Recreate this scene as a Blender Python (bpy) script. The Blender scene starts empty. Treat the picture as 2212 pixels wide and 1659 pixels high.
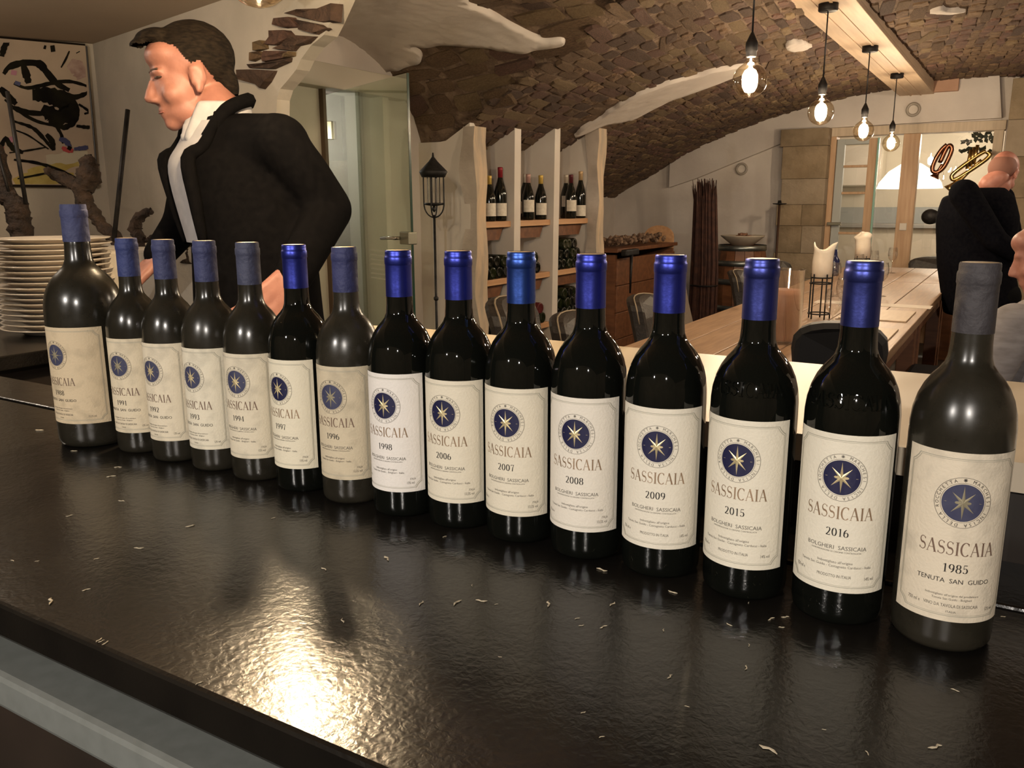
import bpy, bmesh, math, random
import numpy as np
from mathutils import Vector, Matrix
random.seed(7)
sc = bpy.context.scene
col = sc.collection
PI = math.pi

# ------------------------------------------------------------------ camera
W, H = 2212, 1659
FPX, PITCH, ROLL, PSI = 1801.28, math.radians(12.184), math.radians(-0.2006), math.radians(31.0)
CT = 0.95                                   # bar counter height
CAM = Vector((0, 0, CT + 0.3457))
RIGHT = Vector((math.cos(PSI), math.sin(PSI), 0))
HEAD = Vector((-math.sin(PSI), math.cos(PSI), 0))
FWD = HEAD * math.cos(PITCH) + Vector((0, 0, -math.sin(PITCH)))
UPV = HEAD * math.sin(PITCH) + Vector((0, 0, math.cos(PITCH)))
R2 = RIGHT * math.cos(ROLL) + UPV * math.sin(ROLL)
U2 = UPV * math.cos(ROLL) - RIGHT * math.sin(ROLL)
camd = bpy.data.cameras.new('camera'); cam = bpy.data.objects.new('camera', camd); col.objects.link(cam)
camd.sensor_fit = 'HORIZONTAL'; camd.sensor_width = 36; camd.lens = FPX / W * 36
camd.clip_start = 0.02; camd.clip_end = 60
m = Matrix.Identity(4)
for i in range(3):
    m[i][0] = R2[i]; m[i][1] = U2[i]; m[i][2] = -FWD[i]; m[i][3] = CAM[i]
cam.matrix_world = m
sc.camera = cam
sc.view_settings.view_transform = 'Standard'; sc.view_settings.look = 'None'
sc.view_settings.gamma = 1; sc.view_settings.use_curve_mapping = False
sc.view_settings.exposure = 1.0

wd = bpy.data.worlds.new('world'); sc.world = wd; wd.use_nodes = True
wd.node_tree.nodes['Background'].inputs[0].default_value = (1, .8, .6, 1)
wd.node_tree.nodes['Background'].inputs[1].default_value = 0.004

def lamp(name, kind, loc, power, color, size=.03, target=None, spot=1.2, blend=.6):
    d = bpy.data.lights.new(name, kind); d.energy = power; d.color = color
    if kind in ('POINT', 'SPOT'): d.shadow_soft_size = size
    if kind == 'AREA': d.shape = 'DISK'; d.size = size
    if kind == 'SPOT': d.spot_size = spot; d.spot_blend = blend
    o = bpy.data.objects.new(name, d); col.objects.link(o); o.location = loc
    if target is not None:
        o.rotation_euler = (Vector(target) - Vector(loc)).to_track_quat('-Z', 'Y').to_euler()
    return o
WARM = (1, .83, .64)
BULB = 260
# assumed unseen bar spots, read off the bottle highlights, above and behind the camera
lamp('assumed_bar_spot', 'SPOT', (-1.0, -1.7, 1.92), 66, (1, .93, .85), .022, (-.75, .75, 1.0), 1.1, .9)
lamp('assumed_bar_spot', 'SPOT', (.6, -1.65, 1.92), 76, (1, .92, .83), .022, (-.25, .8, 1.0), 1.1, .9)
# added unseen lights in the dining vault, beyond the right border of the picture
lamp('added_hall_light', 'POINT', (1.1, 3.6, 1.95), 16, WARM, .06)
lamp('added_hall_light', 'POINT', (1.0, 6.6, 1.95), 16, WARM, .06)
# added unseen light beyond the left border, brightening the left wall and plates
lamp('added_bar_end_light', 'POINT', (-2.75, .95, 1.85), 6.5, (1, .86, .70), .06)
# assumed lamps, unseen, in the lit rooms behind the glazed and glass doors
lamp('assumed_kitchen_lamp', 'POINT', (-.6, 10.4, 1.9), 30, (1, .84, .66), .1)
lamp('assumed_passage_lamp', 'POINT', (-3.75, 3.45, 1.75), 6.0, (1, .98, .86), .06)

# ------------------------------------------------------------------ pixel helpers (photo frame 2212 x 1659)
def ray(u, v):
    return FWD + R2 * ((u - W / 2) / FPX) - U2 * ((v - H / 2) / FPX)
def atz(u, v, z): r = ray(u, v); return CAM + r * ((z - CAM.z) / r.z)
def atY(u, v, Y): r = ray(u, v); return CAM + r * (Y / r.y)
def atX(u, v, X): r = ray(u, v); return CAM + r * (X / r.x)
def atd(u, v, d): return CAM + ray(u, v) * d

# ------------------------------------------------------------------ materials
MATS = {}
def mat(name, c1, c2=None, scale=8, rough=.6, metal=0, bump=0, bscale=None, stretch=(1, 1, 1), coat=0, emit=None, estr=0,
        detail=4, lo=.35, hi=.65, spec=.5, rvar=0):
    if name in MATS: return MATS[name]
    mt = bpy.data.materials.new(name); mt.use_nodes = True; MATS[name] = mt
    nt = mt.node_tree; b = nt.nodes['Principled BSDF']
    b.inputs['Roughness'].default_value = rough; b.inputs['Metallic'].default_value = metal
    b.inputs['Coat Weight'].default_value = coat; b.inputs['Coat Roughness'].default_value = .05
    b.inputs['Specular IOR Level'].default_value = spec
    b.inputs['Base Color'].default_value = (*c1, 1)
    if emit: b.inputs['Emission Color'].default_value = (*emit, 1); b.inputs['Emission Strength'].default_value = estr
    if c2 or bump or rvar:
        tc = nt.nodes.new('ShaderNodeTexCoord'); mp = nt.nodes.new('ShaderNodeMapping')
        mp.inputs['Scale'].default_value = stretch
        nt.links.new(tc.outputs['Object'], mp.inputs[0])
    if c2 or rvar:
        n = nt.nodes.new('ShaderNodeTexNoise'); n.inputs['Scale'].default_value = scale; n.inputs['Detail'].default_value = detail
        nt.links.new(mp.outputs[0], n.inputs['Vector'])
    if c2:
        r = nt.nodes.new('ShaderNodeValToRGB')
        r.color_ramp.elements[0].position = lo; r.color_ramp.elements[0].color = (*c1, 1)
        r.color_ramp.elements[1].position = hi; r.color_ramp.elements[1].color = (*c2, 1)
        nt.links.new(n.outputs['Fac'], r.inputs[0]); nt.links.new(r.outputs[0], b.inputs['Base Color'])
    if rvar:
        mr = nt.nodes.new('ShaderNodeMapRange'); mr.inputs['From Min'].default_value = lo; mr.inputs['From Max'].default_value = hi
        mr.inputs['To Min'].default_value = rough; mr.inputs['To Max'].default_value = rough + rvar
        nt.links.new(n.outputs['Fac'], mr.inputs[0]); nt.links.new(mr.outputs[0], b.inputs['Roughness'])
    if bump:
        n2 = nt.nodes.new('ShaderNodeTexNoise'); n2.inputs['Scale'].default_value = bscale or scale; n2.inputs['Detail'].default_value = 6
        nt.links.new(mp.outputs[0], n2.inputs['Vector'])
        bp = nt.nodes.new('ShaderNodeBump'); bp.inputs['Strength'].default_value = bump; bp.inputs['Distance'].default_value = .02
        nt.links.new(n2.outputs['Fac'], bp.inputs['Height']); nt.links.new(bp.outputs[0], b.inputs['Normal'])
    return mt
def glassmat(name, tint=(1, 1, 1), refl=.12, rough=.0):
    if name in MATS: return MATS[name]
    mt = bpy.data.materials.new(name); mt.use_nodes = True; MATS[name] = mt; nt = mt.node_tree
    for n in list(nt.nodes): nt.nodes.remove(n)
    out = nt.nodes.new('ShaderNodeOutputMaterial'); tr = nt.nodes.new('ShaderNodeBsdfTransparent'); gl = nt.nodes.new('ShaderNodeBsdfGlossy')
    mx = nt.nodes.new('ShaderNodeMixShader'); lw = nt.nodes.new('ShaderNodeLayerWeight'); lw.inputs['Blend'].default_value = .35
    mr = nt.nodes.new('ShaderNodeMapRange'); mr.inputs['To Min'].default_value = refl; mr.inputs['To Max'].default_value = .75
    tr.inputs[0].default_value = (*tint, 1); gl.inputs['Roughness'].default_value = rough; gl.inputs[0].default_value = (.9, .9, .9, 1)
    nt.links.new(lw.outputs['Facing'], mr.inputs[0]); nt.links.new(mr.outputs[0], mx.inputs[0])
    nt.links.new(tr.outputs[0], mx.inputs[1]); nt.links.new(gl.outputs[0], mx.inputs[2]); nt.links.new(mx.outputs[0], out.inputs[0])
    return mt

plaster = mat('plaster', (.57, .51, .46), (.68, .62, .56), 2.2, .9, bump=.25, bscale=14)
plaster_rough = mat('plaster_rough', (.40, .34, .28), (.62, .54, .46), 3.5, .95, bump=.6, bscale=9)
plaster_old = mat('plaster_old', (.50, .46, .39), (.63, .57, .49), 2.6, .95, bump=.35, bscale=12)
white_paint = mat('white_paint', (.62, .56, .49), (.68, .62, .55), 4, .6)
mortar = mat('mortar', (.10, .062, .038), (.22, .15, .10), 14, .95, bump=.8, bscale=40)
STONES = [mat('stone_a', (.085, .049, .027), (.165, .10, .055), 17, .9, bump=.7, bscale=45),
          mat('stone_b', (.11, .066, .036), (.19, .12, .066), 17, .9, bump=.7, bscale=45),
          mat('stone_c', (.055, .032, .022), (.115, .068, .045), 17, .9, bump=.7, bscale=45),
          mat('stone_d', (.145, .095, .048), (.22, .15, .08), 17, .9, bump=.7, bscale=45),
          mat('stone_e', (.09, .048, .034), (.155, .083, .058), 17, .9, bump=.7, bscale=45)]
wood_pine = mat('wood_pine', (.52, .34, .19), (.62, .43, .26), 6, .55, stretch=(8, 8, .6), bump=.1, bscale=20)
wood_beam = mat('wood_beam', (.50, .36, .24), (.60, .45, .31), 5, .6, stretch=(7, .5, 7), bump=.1)
wood_shelf = mat('wood_shelf', (.50, .27, .13), (.60, .35, .18), 5, .5, stretch=(8, .5, 8))
wood_dark = mat('wood_dark', (.12, .045, .018), (.19, .075, .03), 5, .5, stretch=(1, 6, 6))
wood_table = mat('wood_table', (.30, .18, .10), (.40, .25, .145), 7, .42, stretch=(9, .7, 9), bump=.08)
wood_oldpost = mat('wood_oldpost', (.40, .33, .25), (.60, .45, .30), 5, .8, stretch=(4, 4, .7), bump=.4, bscale=12)
black_top = None
iron = mat('iron', (.012, .011, .012), (.03, .027, .025), 30, .55, .6)
black_plastic = mat('black_plastic', (.01, .01, .011), rough=.4)
porcelain = mat('porcelain', (.76, .68, .58), rough=.22, coat=.3)
wax = mat('wax', (.80, .70, .56), (.86, .77, .64), 20, .5)
glass_clear = glassmat('glass_clear')
glass_globe = glassmat('glass_globe', (1, .93, .8), .04)
glass_door = glassmat('glass_door', (.88, .95, .88), .10)
glass_pane = glassmat('glass_pane', (.97, .98, .97), .05)
chrome = mat('chrome', (.65, .63, .6), rough=.15, metal=1)
steel = mat('steel', (.27, .29, .28), (.31, .33, .32), 40, .35, .9)
rail_m = mat('rail_grey', (.19, .20, .185), (.215, .225, .21), 60, .35, .2)
brass = mat('brass', (.45, .30, .10), (.58, .42, .18), 20, .25, 1)
leather = mat('leather', (.022, .017, .014), (.04, .031, .025), 40, .5, bump=.2, bscale=120)
fabric_brown = mat('fabric_brown', (.17, .13, .095), (.24, .185, .14), 160, .85, bump=.3, bscale=220)

# ------------------------------------------------------------------ mesh helpers
def obj(name, bm, material=None, parent=None, smooth=False, recalc=True):
    me = bpy.data.meshes.new(name)
    if isinstance(bm, bmesh.types.BMesh):
        if recalc: bmesh.ops.recalc_face_normals(bm, faces=bm.faces)
        bm.to_mesh(me); bm.free()
    else:
        me.from_pydata(bm[0], [], bm[1]); me.update()
    for mm in (material if isinstance(material, (list, tuple)) else [material]):
        if mm: me.materials.append(mm)
    if smooth: me.polygons.foreach_set('use_smooth', [True] * len(me.polygons))
    o = bpy.data.objects.new(name, me); col.objects.link(o)
    if parent: o.parent = parent
    return o
def tag(o, label=None, cat=None, group=None, kind=None):
    if label: o['label'] = label
    if cat: o['category'] = cat
    if group: o['group'] = group
    if kind: o['kind'] = kind
    return o
def struct(o): o['kind'] = 'structure'; return o
def empty(name, loc=(0, 0, 0), rz=0):
    o = bpy.data.objects.new(name, None); col.objects.link(o); o.location = loc; o.rotation_euler = (0, 0, rz)
    o.empty_display_size = .05
    return o
def box(bm, c, s, mtx=None, bev=0):
    g = bmesh.ops.create_cube(bm, size=1)
    vs = g['verts']
    for v in vs:
        v.co = Vector((v.co.x * s[0], v.co.y * s[1], v.co.z * s[2])) + Vector(c)
    if bev:
        es = {e for v in vs for e in v.link_edges}
        r = bmesh.ops.bevel(bm, geom=list(es), offset=bev, segments=2, profile=.5, affect='EDGES')
        vs = list({v for f in r['faces'] for v in f.verts} | {v for v in vs if v.is_valid})
    if mtx is not None:
        for v in vs: v.co = mtx @ v.co
    return vs
def mkbox(name, c, s, material, parent=None, bev=0, rz=0):
    bm = bmesh.new(); box(bm, (0, 0, 0), s, None, bev); o = obj(name, bm, material, parent); o.location = c; o.rotation_euler.z = rz
    return o
def frame_of(d):
    d = d.normalized(); a = Vector((0, 0, 1)) if abs(d.z) < .9 else Vector((1, 0, 0))
    x = d.cross(a).normalized(); return x, d.cross(x).normalized()
def tube(bm, pts, radii, n=10, caps=True):
    pts = [Vector(p) for p in pts]
    if not hasattr(radii, '__len__'): radii = [radii] * len(pts)
    rings = []; x = None
    for i, p in enumerate(pts):
        d = (pts[min(i + 1, len(pts) - 1)] - pts[max(i - 1, 0)]).normalized()
        if x is None: x, y = frame_of(d)
        else:
            x = (x - d * x.dot(d)).normalized(); y = d.cross(x)
        rings.append([bm.verts.new(p + (x * math.cos(2 * PI * k / n) + y * math.sin(2 * PI * k / n)) * radii[i]) for k in range(n)])
    for a, b in zip(rings, rings[1:]):
        for k in range(n): bm.faces.new((a[k], a[(k + 1) % n], b[(k + 1) % n], b[k]))
    if caps:
        bm.faces.new(rings[0][::-1]); bm.faces.new(rings[-1])
    return rings
def lathe(bm, prof, n=32, c=(0, 0, 0), captop=True, capbot=True):
    rings = []
    for r, z in prof:
        rings.append([bm.verts.new((c[0] + r * math.cos(2 * PI * k / n), c[1] + r * math.sin(2 * PI * k / n), c[2] + z)) for k in range(n)])
    for a, b in zip(rings, rings[1:]):
        for k in range(n): bm.faces.new((a[k], a[(k + 1) % n], b[(k + 1) % n], b[k]))
    if capbot: bm.faces.new(rings[0][::-1])
    if captop: bm.faces.new(rings[-1])
def mklathe(name, prof, material, parent=None, n=32, loc=(0, 0, 0), smooth=True, captop=True, capbot=True):
    bm = bmesh.new(); lathe(bm, prof, n, (0, 0, 0), captop, capbot); o = obj(name, bm, material, parent, smooth); o.location = loc
    return o
def mktube(name, pts, r, material, parent=None, n=10, smooth=True):
    bm = bmesh.new(); tube(bm, pts, r, n); return obj(name, bm, material, parent, smooth)
def catmull(pts, n=6):
    pts = [Vector(p) for p in pts]; out = []
    P = [pts[0] * 2 - pts[1]] + pts + [pts[-1] * 2 - pts[-2]]
    for i in range(1, len(P) - 2):
        a, b, c, d = P[i - 1:i + 3]
        for k in range(n):
            t = k / n
            out.append(.5 * ((2 * b) + (c - a) * t + (2 * a - 5 * b + 4 * c - d) * t * t + (3 * b - a - 3 * c + d) * t ** 3))
    out.append(pts[-1]); return out
def prism(bm, poly, axis_o, ex, ey, ez, t):
    """polygon (a,b) in plane ex,ey, extruded by t along ez"""
    o = Vector(axis_o)
    A = [bm.verts.new(o + ex * a + ey * b) for a, b in poly]; B = [bm.verts.new(o + ex * a + ey * b + ez * t) for a, b in poly]
    bm.faces.new(A); bm.faces.new(B[::-1])
    for i in range(len(A)): bm.faces.new((A[i], B[i], B[(i + 1) % len(A)], A[(i + 1) % len(A)]))
def ipoly(x, pts):
    return float(np.interp(x, [p[0] for p in pts], [p[1] for p in pts]))
def inpoly(x, y, poly):
    c = False; n = len(poly); j = n - 1
    for i in range(n):
        xi, yi = poly[i]; xj, yj = poly[j]
        if (yi > y) != (yj > y) and x < (xj - xi) * (y - yi) / (yj - yi) + xi: c = not c
        j = i
    return c
def evalmesh(o):
    dg = bpy.context.evaluated_depsgraph_get()
    return bpy.data.meshes.new_from_object(o.evaluated_get(dg))
# ================================================================== STRUCTURE
FP = [(-4.6, .6), (-4.2, 1.05), (-3.95, 1.3), (-3.43, 1.58), (-2.93, 1.84), (-2.29, 2.07), (-1.7, 2.21), (-1.19, 2.29), (-.53, 2.345), (.3, 2.31), (1.1, 2.12), (1.8, 1.75), (2.4, 1.1), (2.7, .6)]
_d = catmull([(a, b, 0) for a, b in FP], 12)
FX = np.array([p.x for p in _d]); FZ = np.array([p.y for p in _d])
GP = [(1.0, 2.2), (2.2, 2.18), (3.22, 2.145), (3.5, 2.095), (3.68, 2.01), (3.82, 1.885), (3.92, 1.74), (4.0, 1.56), (4.12, 1.15), (4.3, .5)]
_d = catmull([(a, b, 0) for a, b in GP], 8)
GX = np.array([p.x for p in _d]); GZ = np.array([p.y for p in _d])
def sY(Y): return .125 * (8.5 - max(min(Y, 9), 3.2))
def Fz(X, Y): return float(np.interp(X - sY(Y), FX, FZ))
def gshift(X): return 0
def Gz(X, Y): return float(np.interp(Y + gshift(X), GX, GZ)) if Y > 2.0 else 0
def ceilz(X, Y): return max(Fz(X, Y), Gz(X, Y))
def normal(X, Y, fn=ceilz):
    e = .01
    return Vector(((fn(X + e, Y) - fn(X - e, Y)) / (2 * e), (fn(X, Y + e) - fn(X, Y - e)) / (2 * e), -1)).normalized()   # points down into the room
def march(u, v):
    r = ray(u, v); t = 1.5
    while t < 14:
        p = CAM + r * t
        if p.z > ceilz(p.x, p.y): return (p.x, p.y)
        t += .01
    return (p.x, p.y)

floor_m = mat('floor_mat', (.04, .028, .02), (.07, .05, .036), 3, .5)
struct(mkbox('floor', (-1, 4.5, -.05), (9, 17, .1), floor_m))

# vault shell
bm = bmesh.new()
xs = np.arange(-4.5, 2.61, .1); ys = np.arange(-2.0, 8.71, .1)
gv = {}
def vget(i, j):
    if (i, j) not in gv:
        gv[i, j] = bm.verts.new((xs[i], ys[j], ceilz(xs[i], ys[j])))
    return gv[i, j]
for i in range(len(xs) - 1):
    for j in range(len(ys) - 1):
        if xs[i] < -1.65 and ys[j] < 2.0: continue
        if xs[i] < -3.25 and ys[j] < 4.0: continue
        bm.faces.new((vget(i, j), vget(i + 1, j), vget(i + 1, j + 1), vget(i, j + 1)))
vault = struct(obj('ceiling', bm, mortar, None, True))

def plaster_patch(name, poly, material, step=.02, off=.028, jit=.012):
    px = [p[0] for p in poly]; py = [p[1] for p in poly]
    bm = bmesh.new(); V = {}
    rnd = random.Random(3)
    i0, i1 = int(min(px) / step) - 1, int(max(px) / step) + 1
    j0, j1 = int(min(py) / step) - 1, int(max(py) / step) + 1
    def g(i, j):
        if (i, j) not in V:
            X = i * step + rnd.uniform(-.3, .3) * step; Y = j * step + rnd.uniform(-.3, .3) * step
            V[i, j] = bm.verts.new(Vector((X, Y, ceilz(X, Y))) + normal(X, Y) * (off + rnd.uniform(-.003, .003)))
        return V[i, j]
    for i in range(i0, i1):
        for j in range(j0, j1):
            if inpoly((i + .5) * step + rnd.uniform(-jit, jit), (j + .5) * step + rnd.uniform(-jit, jit), poly):
                bm.faces.new((g(i, j), g(i + 1, j), g(i + 1, j + 1), g(i, j + 1)))
    be = [e for e in bm.edges if len(e.link_faces) == 1]
    for it in range(5):
        nb = {}
        for e in be:
            for a, b in ((e.verts[0], e.verts[1]), (e.verts[1], e.verts[0])): nb.setdefault(a, []).append(b.co.copy())
        for v, q in nb.items():
            if len(q) == 2: v.co = v.co * .4 + (q[0] + q[1]) * .3
    r = bmesh.ops.extrude_edge_only(bm, edges=be)
    for v in [x for x in r['geom'] if isinstance(x, bmesh.types.BMVert)]:
        v.co -= normal(v.co.x, v.co.y) * (off + .01)
    return obj(name, bm, material, vault, True)
PL = {}
PL['rib'] = [march(u, v) for u, v in [(1236, 292), (1262, 268), (1300, 245), (1350, 212), (1400, 188), (1450, 170), (1500, 158), (1560, 142), (1626, 134), (1605, 152), (1550, 172), (1500, 192), (1450, 208), (1410, 228), (1370, 250), (1320, 262), (1306, 262), (1270, 278)]]
PL['passage'] = [march(u, v) for u, v in [(560, -60), (1000, -60), (1012, 0), (1060, 18), (1095, 40), (1135, 66), (1180, 78), (1225, 73), (1234, 82), (1222, 90), (1180, 96), (1130, 105), (1060, 98), (1000, 88), (960, 84), (915, 92), (900, 84), (884, 92), (925, 110), (915, 125), (872, 138), (810, 150), (700, 160), (560, 120)]]
PL['spot_a'] = [march(u, v) for u, v in [(1697, 92), (1712, 82), (1738, 84), (1750, 92), (1735, 100), (1712, 104)]]
PL['spot_b'] = [march(u, v) for u, v in [(2010, 16), (2032, 8), (2050, 14), (2092, 15), (2060, 20), (2030, 20)]]
for k, q in PL.items():
    plaster_patch('plaster_patch', q, plaster, .022 if 'spot' not in k else .015)
def inplaster(X, Y): return any(inpoly(X, Y, q) for q in PL.values())

# stones of the vault
TEMPL = []
rs = random.Random(11)
for k in range(12):
    n = 8; base = []; top = []
    for i in range(n):
        x, y = [(.5, 0), (.5, .5), (0, .5), (-.5, .5), (-.5, 0), (-.5, -.5), (0, -.5), (.5, -.5)][i]
        if i % 2: x *= rs.uniform(.80, 1.0); y *= rs.uniform(.72, 1.0)
        else: x *= rs.uniform(.92, 1.06); y *= rs.uniform(.9, 1.1)
        x += rs.uniform(-.03, .03); y += rs.uniform(-.04, .04); s = 1
        base.append((x * s, y * s, -.3)); q = rs.uniform(.86, .96); top.append((x * s * q, y * s * q, rs.uniform(.5, 1.1)))
    vs = base + top + [(rs.uniform(-.1, .1), rs.uniform(-.1, .1), rs.uniform(.7, 1.15))]
    fs = [(i, (i + 1) % n, n + (i + 1) % n, n + i) for i in range(n)] + [(n + i, n + (i + 1) % n, 2 * n) for i in range(n)]
    TEMPL.append((vs, fs))
TM = {}
def templ_mesh(k, mi):
    if (k, mi) not in TM:
        me = bpy.data.meshes.new('stone'); me.from_pydata(TEMPL[k][0], [], TEMPL[k][1]); me.materials.append(STONES[mi]); me.update(); TM[k, mi] = me
    return TM[k, mi]
stones = []
def add_stone(X, Y, tdir, L, Hh, thick, rr):
    n = normal(X, Y); t = (tdir - n * tdir.dot(n)).normalized(); a = n.cross(t)
    if rr.random() < .9: ang = rr.uniform(-.07, .07)
    else: ang = rr.uniform(-.25, .25)
    t2 = t * math.cos(ang) + a * math.sin(ang); a2 = n.cross(t2)
    P = Vector((X, Y, ceilz(X, Y)))
    M = Matrix(((t2.x * L, a2.x * Hh, n.x * thick, P.x), (t2.y * L, a2.y * Hh, n.y * thick, P.y), (t2.z * L, a2.z * Hh, n.z * thick, P.z), (0, 0, 0, 1)))
    d = P - CAM; f = d.dot(FWD)
    u = W / 2 + FPX * d.dot(R2) / f; v = H / 2 - FPX * d.dot(U2) / f
    vis = f > 0 and -40 < u < W + 40 and -40 < v < 520
    size = L * Hh * abs(n.dot(d.normalized())) / d.length ** 2
    stones.append((size if vis else 0, M, rr.randrange(12), rr.choices(range(5), (5, 5, 4, 2, 3))[0]))
rr = random.Random(5)
# main barrel: courses run along the room
dX = np.diff(FX); dZ = np.diff(FZ); arc = np.concatenate([[0], np.cumsum(np.hypot(dX, dZ))])
s = float(np.interp(-3.85, FX, arc)); s1 = float(np.interp(.9, FX, arc))
while s < s1:
    hh = rr.uniform(.05, .085)
    Xc = float(np.interp(s + hh / 2, arc, FX))
    Y = 2.3 + rr.uniform(0, .2)
    while Y < 8.6:
        L = rr.choice([rr.uniform(.10, .18), rr.uniform(.14, .28), rr.uniform(.2, .36)])
        Yc = Y + L / 2; X = Xc + sY(Yc) + rr.uniform(-.008, .008)
        if Fz(X, Yc) >= Gz(X, Yc) + .004 and not inplaster(X, Yc) and X > -3.35 - (Yc > 5.9) * 1.0 and Yc < 8.58 and not (X < -1.65 and Yc < 2.3) and not (X < -2.6 and Yc < 4.0):
            add_stone(X, Yc, Vector((.125 * -1, 1, 0)), L * .99, hh * .98, rr.uniform(.004, .014), rr)
        Y += L + .012
    s += hh
# passage haunch: courses run across
dX = np.diff(GX); dZ = np.diff(GZ); arc = np.concatenate([[0], np.cumsum(np.hypot(dX, dZ))])
s = float(np.interp(2.6, GX, arc)); s1 = float(np.interp(4.05, GX, arc))
while s < s1:
    hh = rr.uniform(.06, .12)
    X = -3.0
    while X < .2:
        L = rr.choice([rr.uniform(.12, .22), rr.uniform(.2, .42)])
        Xc = X + L / 2; Yc = float(np.interp(s + hh / 2, arc, GX)) - gshift(Xc)
        if Gz(Xc, Yc) > 1.68 and Gz(Xc, Yc) > Fz(Xc, Yc) + .004 and not inplaster(Xc, Yc):
            add_stone(Xc, Yc, Vector((1, -.15, 0)), L * .99, hh * .98, rr.uniform(.005, .017), rr)
        X += L + .012
    s += hh
stones.sort(key=lambda q: -q[0])
for size, M, k, mi in stones[:295]:
    o = bpy.data.objects.new('stone', templ_mesh(k, mi)); col.objects.link(o); o.parent = vault; o.matrix_world = M
V = []; Fc = []; MI = []
for size, M, k, mi in stones[295:]:
    b = len(V); V += [M @ Vector(q) for q in TEMPL[k][0]]; Fc += [tuple(i + b for i in f) for f in TEMPL[k][1]]; MI += [mi] * len(TEMPL[k][1])
o = obj('rubble_masonry', (V, Fc), STONES, vault); o.data.polygons.foreach_set('material_index', MI); o['kind'] = 'stuff'

# flat ceiling over the left end of the bar, walls there
cl = mat('plaster_ceiling', (.42, .34, .26), (.48, .39, .30), 1.5, .95)
c0 = atz(200, 95, 2.0); c1 = atz(480, 0, 2.0)
L2d = (c1 - c0).normalized()
def yL2(x): return c0.y + L2d.y / L2d.x * (x - c0.x)
bm = bmesh.new(); prism(bm, [(-6, -2.2), (-1.5, -2.2), (-1.5, yL2(-1.5) + .05), (c0.x, c0.y + .05), (-6, c0.y + .6)], (0, 0, 2.0), Vector((1, 0, 0)), Vector((0, 1, 0)), Vector((0, 0, 1)), .1)
struct(obj('ceiling', bm, cl))
# wall behind the standing man, its right end cut by an arch
ex, ey = L2d, Vector((0, 0, 1)); ez = ex.cross(ey) * -1
if ez.y < 0: ez = -ez
def on_L2(u, v):
    r = ray(u, v); nrm = ez; t = (c0 - CAM).dot(nrm) / r.dot(nrm); p = CAM + r * t; d = p - Vector((c0.x, c0.y, 0)); return (d.dot(ex), p.z)
edge = [on_L2(u, v) for u, v in [(745, -25), (735, 0), (715, 45), (700, 75), (672, 98), (650, 128), (640, 150), (620, 175), (605, 192), (598, 215), (596, 300)]]
poly = [(-.1, 0), (-.1, 2.6), (edge[0][0] + .02, 2.6)] + edge + [(edge[-1][0] + .02, 0)]
bm = bmesh.new(); prism(bm, poly, (c0.x, c0.y, 0), ex, ey, ez, .05)
wl2 = struct(obj('wall_back_left', bm, plaster_old))
# exposed stones along that arch edge
for q, mi in [([(620, 30), (655, 22), (690, 18), (735, 8), (732, 48), (700, 50), (660, 40), (640, 34)], 2), ([(600, 40), (640, 38), (652, 60), (622, 62), (598, 55)], 4), ([(640, 42), (700, 54), (712, 62), (690, 76), (655, 66), (648, 52)], 2),
              ([(590, 66), (630, 66), (640, 76), (608, 100), (580, 98), (584, 80)], 4), ([(615, 98), (645, 76), (690, 78), (672, 95), (650, 100), (640, 112), (602, 108)], 2),
              ([(555, 92), (578, 88), (582, 106), (560, 112)], 3), ([(548, 114), (574, 112), (576, 122), (552, 134)], 1), ([(578, 110), (640, 112), (640, 122), (580, 136), (574, 126)], 4),
              ([(540, 140), (580, 138), (634, 124), (632, 134), (596, 150), (540, 148)], 2), ([(518, 150), (560, 150), (602, 152), (588, 178), (574, 194), (556, 184), (522, 172), (516, 160)], 2), ([(622, 114), (640, 112), (640, 122), (624, 126)], 3)]:
    pq = [on_L2(u, v) for u, v in q]
    cx = sum(a for a, b in pq) / len(pq); cz = sum(b for a, b in pq) / len(pq)
    bm = bmesh.new(); A = [bm.verts.new(Vector((c0.x, c0.y, 0)) + ex * a + ey * b - ez * -.01) for a, b in pq]
    B = [bm.verts.new(Vector((c0.x, c0.y, 0)) + ex * (cx + (a - cx) * .92) + ey * (cz + (b - cz) * .9) - ez * (.02 + .012 * math.sin(i * 2.3))) for i, (a, b) in enumerate(pq)]
    bm.faces.new(B)
    for i in range(len(A)): bm.faces.new((A[i], B[i], B[(i + 1) % len(A)], A[(i + 1) % len(A)]))
    obj('stone', bm, STONES[mi], wl2)
# painting wall
pw0 = atz(-260, 60, 2.0)
d1 = (Vector((c0.x, c0.y, 0)) - Vector((pw0.x, pw0.y, 0)))
L1d = d1.normalized(); n1 = Vector((-L1d.y, L1d.x, 0))
if n1.dot(-Vector((c0.x, c0.y, 0))) > 0: n1 = -n1
bm = bmesh.new(); prism(bm, [(-2.2, 0), (d1.length, 0), (d1.length, 2.4), (-2.2, 2.4)], (pw0.x, pw0.y, 0), L1d, ey, n1, .2)
struct(obj('wall_far_left', bm, plaster_old))
# passage: door wall
XD = -2.98
bm = bmesh.new()
prof = [(y, ceilz(XD + .01, y) + .05) for y in np.arange(2.38, 4.06, .06)]
def wallpoly(name, pts, X, t, m):
    bm = bmesh.new(); prism(bm, pts, (X, 0, 0), Vector((0, 1, 0)), Vector((0, 0, 1)), Vector((-1, 0, 0)), t); return struct(obj(name, bm, m))
yA, yB = 2.89, 3.56; zl = 1.862                                   # door opening
wallpoly('wall_left', [(2.38, 0), (yA, 0), (yA, zl), (yB, zl), (yB, 0), (4.03, 0)] + prof[::-1], XD, .2, plaster)
struct(mkbox('wall_left', (XD - 1.35, 3.75, 1.2), (.1, 2.0, 2.4), white_paint))
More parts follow.
